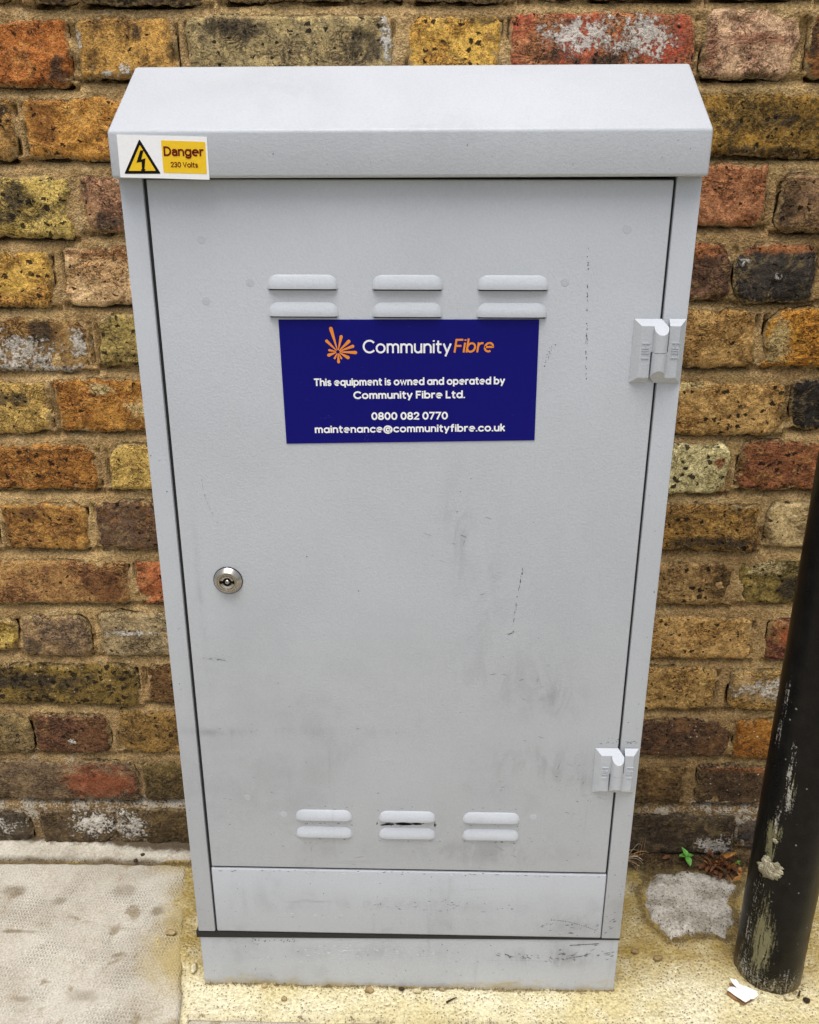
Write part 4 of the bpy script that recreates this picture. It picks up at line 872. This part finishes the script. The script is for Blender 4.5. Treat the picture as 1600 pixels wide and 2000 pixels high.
for n_, P_ in (('stile', None),):
    for s_ in [o for o in cab.children if o.name.startswith('stile')]:
        xm = -.230 if s_.data.vertices[0].co.x < 0 else .2293
        chips('paint_chips', [(xm+U_(-.0075, .0075), .09+.6*random.random()**2.2, U_(.0003, .0008), U_(.0003, .0012), U_(0, 3)) for k in range(26)]+([(.222+U_(0, .014), .3395+U_(-.001, .004), U_(.001, .003), .0005, -.2) for k in range(7)]+[(U_(.2215, .237), .087+U_(0, .03), U_(.001, .0035), .0006, .6) for k in range(9)] if xm > 0 else []), -.00022, CHIPD, s_)
chips('paint_chips', [(U_(-.15, .23), U_(.89, .914), U_(.0002, .0007), U_(.0003, .0009), U_(0, 3)) for k in range(14)], -.01142, CHIPG, hood)
# ------------------------------------------------------------------ black post
post = thing('metal_post', (.430, .0395, 0), 'round black painted metal post scuffed with cement, right of the cabinet', 'post')
r0 = .0382; zs = np.array(span(-.02, .62, .0028)+span(.62, 2.41, .10)); na = 96; an = np.linspace(0, 2*math.pi, na, endpoint=False)
ZZ, AN = np.meshgrid(zs, an, indexing='ij'); ZZ, AN = ZZ.ravel(), AN.ravel()
Vp = np.stack([.430+r0*np.sin(AN), .0395-r0*np.cos(AN), ZZ], 1)
dv = .0005*fbm(Vp*30, 3)*smooth(-ZZ, -.3, 0); Vp[:, 0] += dv*np.sin(AN); Vp[:, 1] -= dv*np.cos(AN)
deg = (np.degrees(AN)+180) % 360-180; mk = np.zeros((len(Vp), 4))
for ch, a, z, ra, rz, kk in ((0, -42, .062, 20, .042, 1.15), (0, -46, .100, 9, .032, 1.0), (0, -55, .215, 14, .018, 1.1), (0, -56, .190, 9, .026, .95), (1, -52, .235, 5, .02, .8), (1, -46, .300, 5, .03, .75), (1, -40, .265, 8, .02, .95), (1, -68, .014, 14, .016, .9), (1, -35, .008, 60, .014, .62),
                         (1, -74, .38, 5, .022, .8), (1, -78, .335, 5, .02, .75), (1, -68, .120, 8, .02, .55), (0, -38, .275, 6, .02, .9), (1, 10, .01, 30, .02, .5), (1, -72, .05, 10, .04, .55), (1, -60, .150, 6, .02, .5)):
    mk[:, ch] = np.maximum(mk[:, ch], kk*np.clip(1.45-np.hypot((deg-a)/ra, (ZZ-z)/rz), 0, 1))
nz = len(zs); I = np.arange(nz*na).reshape(nz, na); J = np.roll(I, -1, axis=1)
F = np.stack([I[:-1], J[:-1], J[1:], I[1:]], -1).reshape(-1, 4)
fast_mesh('post_tube', Vp, F, POST, {'msk': mk}, post, (.430, .0395, 0))
bmobj('post_cap', box(.430-.02, .430+.02, .0195, .0595, 2.395, 2.42, .008), BLACK, post)
def blob(name, c, r, mat, parent, sub=3, sq=(1, 1, 1), amp=.25, fr=60, sm=True):
    bm = bmesh.new(); bmesh.ops.create_icosphere(bm, subdivisions=sub, radius=1); V = np.array([v.co for v in bm.verts])
    d = 1+amp*fbm(V*1.4+np.array(c)*fr, 3)
    for v, k in zip(bm.verts, d): v.co = Vector((v.co.x*sq[0], v.co.y*sq[1], v.co.z*sq[2]))*r*k
    o = bmobj(name, bm, mat, None, sm); o.location = c
    if parent is not None: o.parent = parent; o.matrix_parent_inverse = Matrix.Translation(-wloc(parent))
    return o
DRYC = mat_rough('dried_cement', 'b5ac92', '938a70', '54492f', 420, .0025, .5)
a = math.radians(-50); dc = (.430+r0*math.sin(a), .0395-r0*math.cos(a))
o = blob('cement_splash', (dc[0]-.0005, dc[1]-.0005, .168), .0105, DRYC, post, 4, (1.15, .42, 1.0), .55, 60); o.rotation_euler.z = a
for aa, zz, rr in ((-64, .160, .0045), (-40, .176, .005), (-38, .165, .004), (-58, .178, .004), (-50, .2065, .003)):
    a = math.radians(aa); o = blob('cement_splash', (.430+r0*math.sin(a), .0395-r0*math.cos(a), zz), rr, DRYC, post, 3, (1.2, .4, .9), .5, 90); o.rotation_euler.z = a

# ------------------------------------------------------------------ small things on the ground
def leafmesh(V, F, L, W, M4, curl=.4, fold=.25, n=9, taper=1.0):
    b0 = len(V)
    for i in range(n):
        t = i/(n-1); w_ = W*math.sin(math.pi*min(1, t**.8*.97+.02))**.75; th = curl*t
        ac = max(abs(curl), 1e-3); xx = L*math.sin(ac*t)/ac; zz = L*(1-math.cos(ac*t))/ac*(1 if curl > 0 else -1)
        for s in (-1, 0, 1): V.append(tuple(M4 @ Vector((xx, s*w_*.5, zz+abs(s)*w_*fold))))
    for i in range(n-1):
        for s in (0, 1): q = b0+3*i+s; F.append([q, q+1, q+4, q+3])
def tube(V, F, P, r, n=5):
    P = [np.array(p, float) for p in P]; b0 = len(V)
    for k, p in enumerate(P):
        d = P[min(k+1, len(P)-1)]-P[max(k-1, 0)]; d /= np.linalg.norm(d)+1e-9; a = np.cross(d, (.3, .2, .9)); a /= np.linalg.norm(a)+1e-9; b = np.cross(d, a); rr = r*(1-.65*k/(len(P)-1))
        for s in range(n): V.append(tuple(p+rr*(math.cos(2*math.pi*s/n)*a+math.sin(2*math.pi*s/n)*b)))
    for k in range(len(P)-1):
        for s in range(n): F.append([b0+k*n+s, b0+k*n+(s+1) % n, b0+(k+1)*n+(s+1) % n, b0+(k+1)*n+s])
# green seedling
sx, sy = .378, .208
weed = thing('weed', (sx, sy, .003), 'tiny bright green seedling growing at the foot of the brick wall', 'plant')
V, F = [], []; tube(V, F, [(sx, sy+.008, .001), (sx+.0005, sy+.004, .008), (sx, sy-.001, .014)], .0008); meshobj('stem', V, F, LEAFG, weed, (sx, sy, .005), True)
for ang, L, W, el, cu in ((-80, .0135, .0085, -.25, .35), (10, .0105, .0065, .25, .4), (170, .0105, .0075, .05, .4), (118, .0135, .0065, .75, .3), (80, .008, .005, .9, .2)):
    V, F = [], []; leafmesh(V, F, L, W, Matrix.Translation((sx, sy-.001, .014)) @ Matrix.Rotation(math.radians(ang), 4, 'Z') @ Matrix.Rotation(-el, 4, 'Y'), -cu, .22)
    meshobj('leaf', V, F, LEAFG, weed, (sx, sy, .014), True)
V, F = [], []; sp = thing('weed', (.4475, .214, .004), 'very small dark green sprig beside the black post, next to the dried leaves', 'plant')
for ang in (-140, -70, 20): 
    V, F = [], []; leafmesh(V, F, .0055, .0032, Matrix.Translation((.4475, .206, .006)) @ Matrix.Rotation(math.radians(ang), 4, 'Z') @ Matrix.Rotation(-.3, 4, 'Y'), -.3, .2); meshobj('leaf', V, F, LEAFG, sp, (.4475, .206, .006), True)
# dried brown leaf clump
lc0 = (.425, .203)
clump = thing('dried_leaf_clump', (*lc0, .003), 'curled heap of dead brown leaves against the wall, left of the post', 'dead leaves')
rr = random.Random(5)
for k in range(46):
    px, py = lc0[0]+rr.uniform(-.016, .016), lc0[1]+rr.uniform(-.016, .014); h = .004+.013*max(0, 1-math.hypot(px-lc0[0], py-lc0[1])/.02)*rr.random()
    V, F = [], []; leafmesh(V, F, rr.uniform(.012, .026), rr.uniform(.0032, .0075), Matrix.Translation((px-.006, py, h)) @ Matrix.Rotation(rr.uniform(-2.6, -.4) if rr.random() < .7 else rr.uniform(0, 6), 4, 'Z') @ Matrix.Rotation(rr.uniform(-.9, .35), 4, 'Y') @ Matrix.Rotation(rr.uniform(-1, 1), 4, 'X'), rr.uniform(-1.9, 1.9), rr.uniform(-.5, .6))
    meshobj('leaf', V, F, LEAFO if k % 7 == 0 else LEAFB, clump, (px, py, h), True)
for px, py, an_, L, lab, mt in ((.4365, .170, .4, .016, 'orange dead leaf lying flat beside the black post, nearer the stone', LEAFO), (.4475, .1795, 1.2, .014, 'small yellow dead leaf touching the black post, above the orange leaf', LEAFO), (.446, .190, -.5, .016, 'brown curled dead leaf at the lower right of the leaf heap', LEAFB), (.352, .209, .2, .012, 'reddish dead leaf lying in soil left of the seedling', LEAFB)):
    V, F = [], []; leafmesh(V, F, L, .006, Matrix.Translation((px-.006, py, .0075)) @ Matrix.Rotation(an_, 4, 'Z'), .5, .25)
    o = meshobj('fallen_leaf', V, F, mt, None, (px, py, .006), True); tag(o, lab, 'dead leaf', 'dead leaves scattered by the post')
# dry grass tuft
gx, gy = .300, .213
tuft = thing('dry_grass_tuft', (gx, gy, .003), 'dry straw coloured grass tuft at the wall beside the cabinet foot', 'dead grass')
for mat_, n_, nm in ((STRAW, 16, 'stalk'), (STRAWP, 7, 'stalk')):
    for k in range(n_):
        an_ = rr.uniform(-1.5, .5) if k % 3 else rr.uniform(.4, 2.4); L = rr.uniform(.022, .046); up = rr.uniform(.1, .9); bend = rr.uniform(-.9, .9); P_ = []
        for t in np.linspace(0, 1, 7):
            aa = an_+bend*t; P_.append((gx-.006+L*t*math.cos(aa), min(gy-.004+.6*L*t*math.sin(aa), .2185), .004+L*up*math.sin(min(t*1.7, 1.57))-.010*t*t))
        if k < 3 and mat_ is STRAW: P_ = [(gx+.012+.004*k, .216, .004), (gx+.013+.004*k, .2155, .018), (gx+.016+.003*k, .215, .034+.004*k)]
        P_ = [(a, b, max(c, .002)) for a, b, c in P_]; V, F = [], []; tube(V, F, P_, rr.uniform(.0004, .0010)); meshobj(nm, V, F, mat_, tuft, P_[0], True)
# soil and grit at the wall foot
rs = np.random.default_rng(3)
def scatter(name, pts, sizes, mat, label=None):
    V, F = [], []; base = np.array([(0, 0, 1), (.9, 0, -.3), (-.45, .8, -.3), (-.45, -.8, -.3), (.3, .5, .5), (-.5, .1, .6)])
    fs = [(0, 1, 4), (0, 4, 5), (0, 5, 3), (0, 3, 1), (4, 1, 2), (4, 2, 5), (5, 2, 3), (1, 3, 2)]
    for p, s in zip(pts, sizes):
        a = rs.uniform(0, 6.28); c, s_ = math.cos(a), math.sin(a); q = base*rs.uniform(.6, 1.2, (6, 3))*s; b0 = len(V)
        for v in q: V.append((p[0]+v[0]*c-v[1]*s_, p[1]+v[0]*s_+v[1]*c, p[2]+v[2]*.75))
        F += [[b0+i for i in f] for f in fs]
    o = meshobj(name, V, F, mat); o['kind'] = 'stuff'
    if label: o['label'] = label
    return o
n = 1500; px = rs.uniform(.255, .56, n); py = .222-np.abs(rs.normal(0, .012, n)); scatter('soil_crumbs', np.stack([px, py, np.full(n, .0045)], 1), rs.uniform(.0008, .0028, n), SOILM, 'dark crumbly soil along the wall foot')
n = 500; a = rs.uniform(0, 1, n); ii = (a*len(pts)).astype(int); ff = (a*len(pts)-ii)[:, None]; ed = pts[ii]*(1-ff)+pts[(ii+1) % len(pts)]*ff+rs.normal(0, .0045, (n, 2)); scatter('stone_edge_crumbs', np.column_stack([ed, np.full(n, .0030)]), rs.uniform(.0003, .0012, n), SOILM, 'dark crumbs round the edge of the grey stone')
n = 420; px = rs.uniform(-.60, -.24, n); py = .1885+rs.normal(0, .0022, n); scatter('joint_dirt', np.stack([px, py, np.full(n, .0045)], 1), rs.uniform(.0004, .0012, n), SOILM, 'dark dirt in the joint before the cement strip')
n = 380; px = rs.uniform(-.5, -.24, n); py = .228-np.abs(rs.normal(0, .004, n)); scatter('wall_foot_crumbs', np.stack([px, py, np.full(n, .008)], 1), rs.uniform(.0006, .0022, n), SOILM, 'brown crumbs on the cement strip against the wall')
n = 1100; px = rs.uniform(-.6, .6, n); py = rs.uniform(-.12, .16, n); q = (np.abs(px) > .243) | (py < 0); q &= ~((px > .38) & (py > -.002)); scatter('fine_grit', np.stack([px, py, np.where(px < -.26, .0052, .0012)], 1)[q], rs.uniform(.0003, .0009, n)[q], GRIT, 'fine grit scattered over the paving')
n = 420; px = rs.uniform(-.238, .238, n); py = .0005-np.abs(rs.normal(0, .0022, n)); scatter('plinth_grit', np.stack([px, py, np.full(n, .0008)], 1), rs.uniform(.0004, .0015, n), GRIT, 'packed grit along the front foot of the plinth')
# pebbles
PB1 = mat_rough('pebble_tan', 'b09a70', '8a7450', '4a3a24', 300, .001, .3); PB2 = mat_rough('pebble_dark', '4a3826', '33271a', '1e160e', 300, .001, .3); PB3 = mat_rough('pebble_cream', 'd8cfae', 'b8a880', '6a5a3c', 300, .001, .3)
for px, py, pz, r_, sq, mt, lab in ((-.2963, .0663, .0072, .0042, (1.7, .9, .7), PB1, 'oval tan pebble on the textured slab left of the cabinet'),
    (-.1675, -.004, .0018, .0030, (1.2, .9, .9), PB1, 'tan pebble touching the plinth near its left corner'), (-.0448, -.0065, .0018, .0042, (1.3, .9, .8), PB1, 'largest speckled pebble against the plinth, left of middle'),
    (-.0078, -.004, .0016, .0026, (1.3, .8, .8), PB2, 'dark pebble against the plinth at its middle'), (.0107, -.0065, .0016, .0034, (1.4, .8, .7), PB3, 'cream flat pebble beside the plinth, right of the dark pebble'),
    (.0394, -.0035, .0016, .0026, (1.3, .8, .8), PB1, 'small tan pebble against the plinth, farthest right of its row'), (-.1421, -.020, .0012, .0030, (1.2, .9, .8), PB1, 'tan pebble on the cement ledge below the left half of the plinth'),
    (-.0229, -.0239, .0012, .0028, (1.5, .8, .7), PB3, 'cream pebble on the cement ledge near its front edge'), (.4224, .1859, .0075, .0062, (1, 1, .85), PB2, 'round dark pebble at the foot of the dead leaf heap'),
    (.2756, .0564, .0018, .0036, (1.3, .9, .7), PB1, 'tan pebble on yellow cement just right of the cabinet plinth'), (.3013, .0471, .0018, .0046, (1.3, .9, .6), PB1, 'wide tan pebble on yellow cement between the plinth and the grey stone'),
    (.4577, -.0085, .0018, .0034, (1.2, .9, .8), PB2, 'dark brown pebble on the cement in front of the black post'), (.4395, -.006, .0016, .0040, (1.5, .8, .5), PB3, 'pale flat chip lying before the black post, left of the dark pebble'),
    (-.3797, .1895, .0065, .0030, (1, 1, .8), PB2, 'black pebble in the joint between slab and cement strip'), (-.3721, .1985, .0090, .0026, (1.2, 1, .8), PB2, 'small dark pebble on the pale cement strip left of the cabinet'),
    (-.2565, .018, .003, .0050, (.8, 1.3, .9), PB3, 'broken cream mortar lump beside the left corner of the plinth')):
    o = blob('pebble', (px, py, pz), r_, mt, None, 2, sq, .35, 200); tag(o, lab, 'pebble', 'pebbles scattered round the cabinet and post')
V, F = [], []; tube(V, F, [(.0445, -.0215, .0022), (.0500, -.0180, .0026), (.0565, -.0145, .0024)], .0014, 6); tag(meshobj('twig', V, F, PB2, None, (.05, -.018, .0022), True), 'short dark twig on the cement ledge in front of the plinth', 'twig')
V, F = [], []; tube(V, F, [(.450, -.004, .002), (.4525, .000, .006), (.455, .002, .003)], .0014, 6); tag(meshobj('twig', V, F, PB2, None, (.4525, 0, .002), True), 'bent dark twig lying in front of the black post', 'twig')
# torn scrap of white paper at the post's foot
def sheet(name, out, zf, th, mat, parent, c):
    n = len(out); cen = np.mean(out, 0); V = []; F = []
    R_ = 5
    for lay in (0, 1):
        for r in range(R_+1):
            for p in out:
                q = cen+(np.array(p)-cen)*(r/R_ if r else .02); V.append((q[0], q[1], zf(q)-lay*th))
    m = (R_+1)*n
    for r in range(R_):
        for s in range(n):
            a, b = r*n+s, r*n+(s+1) % n; F.append([a, b, b+n, a+n]); F.append([m+a, m+a+n, m+b+n, m+b])
    for s in range(n): a, b = R_*n+s, R_*n+(s+1) % n; F.append([a, b, m+b, m+a])
    return meshobj(name, V, F, mat, parent, c, False)
def rag(out, k=4, amp=.0009):
    r = []
    for i in range(len(out)):
        a, b = np.array(out[i]), np.array(out[(i+1) % len(out)])
        for t in np.linspace(0, 1, k, endpoint=False): r.append(a+(b-a)*t+np.array((rr.uniform(-amp, amp), rr.uniform(-amp, amp))))
    return r
scrap = thing('paper_scrap', (.391, .003, .002), 'torn white paper scrap lying against the foot of the black post', 'paper')
outl2 = rag([(.3765, .0140), (.3835, .0158), (.3903, .0071), (.4033, -.0012), (.4030, -.0058), (.3949, -.0107), (.3863, -.0150), (.3785, -.0100), (.3700, .0005), (.3732, .0050), (.3790, .0018), (.3828, .0008), (.3812, .0075)])
zf = lambda q: .0050+.0012*math.sin(q[0]*420)+.0011*math.cos(q[1]*380)
sheet('paper_layer', outl2, zf, .0007, PAPER, scrap, (.391, .003, .004))
sheet('card_layer', [(np.array(p)-np.array((.391, .003)))*.93+np.array((.3885, .0012)) for p in outl2], lambda q: zf(q)-.0032, .0011, CARD, scrap, (.391, .003, .002))
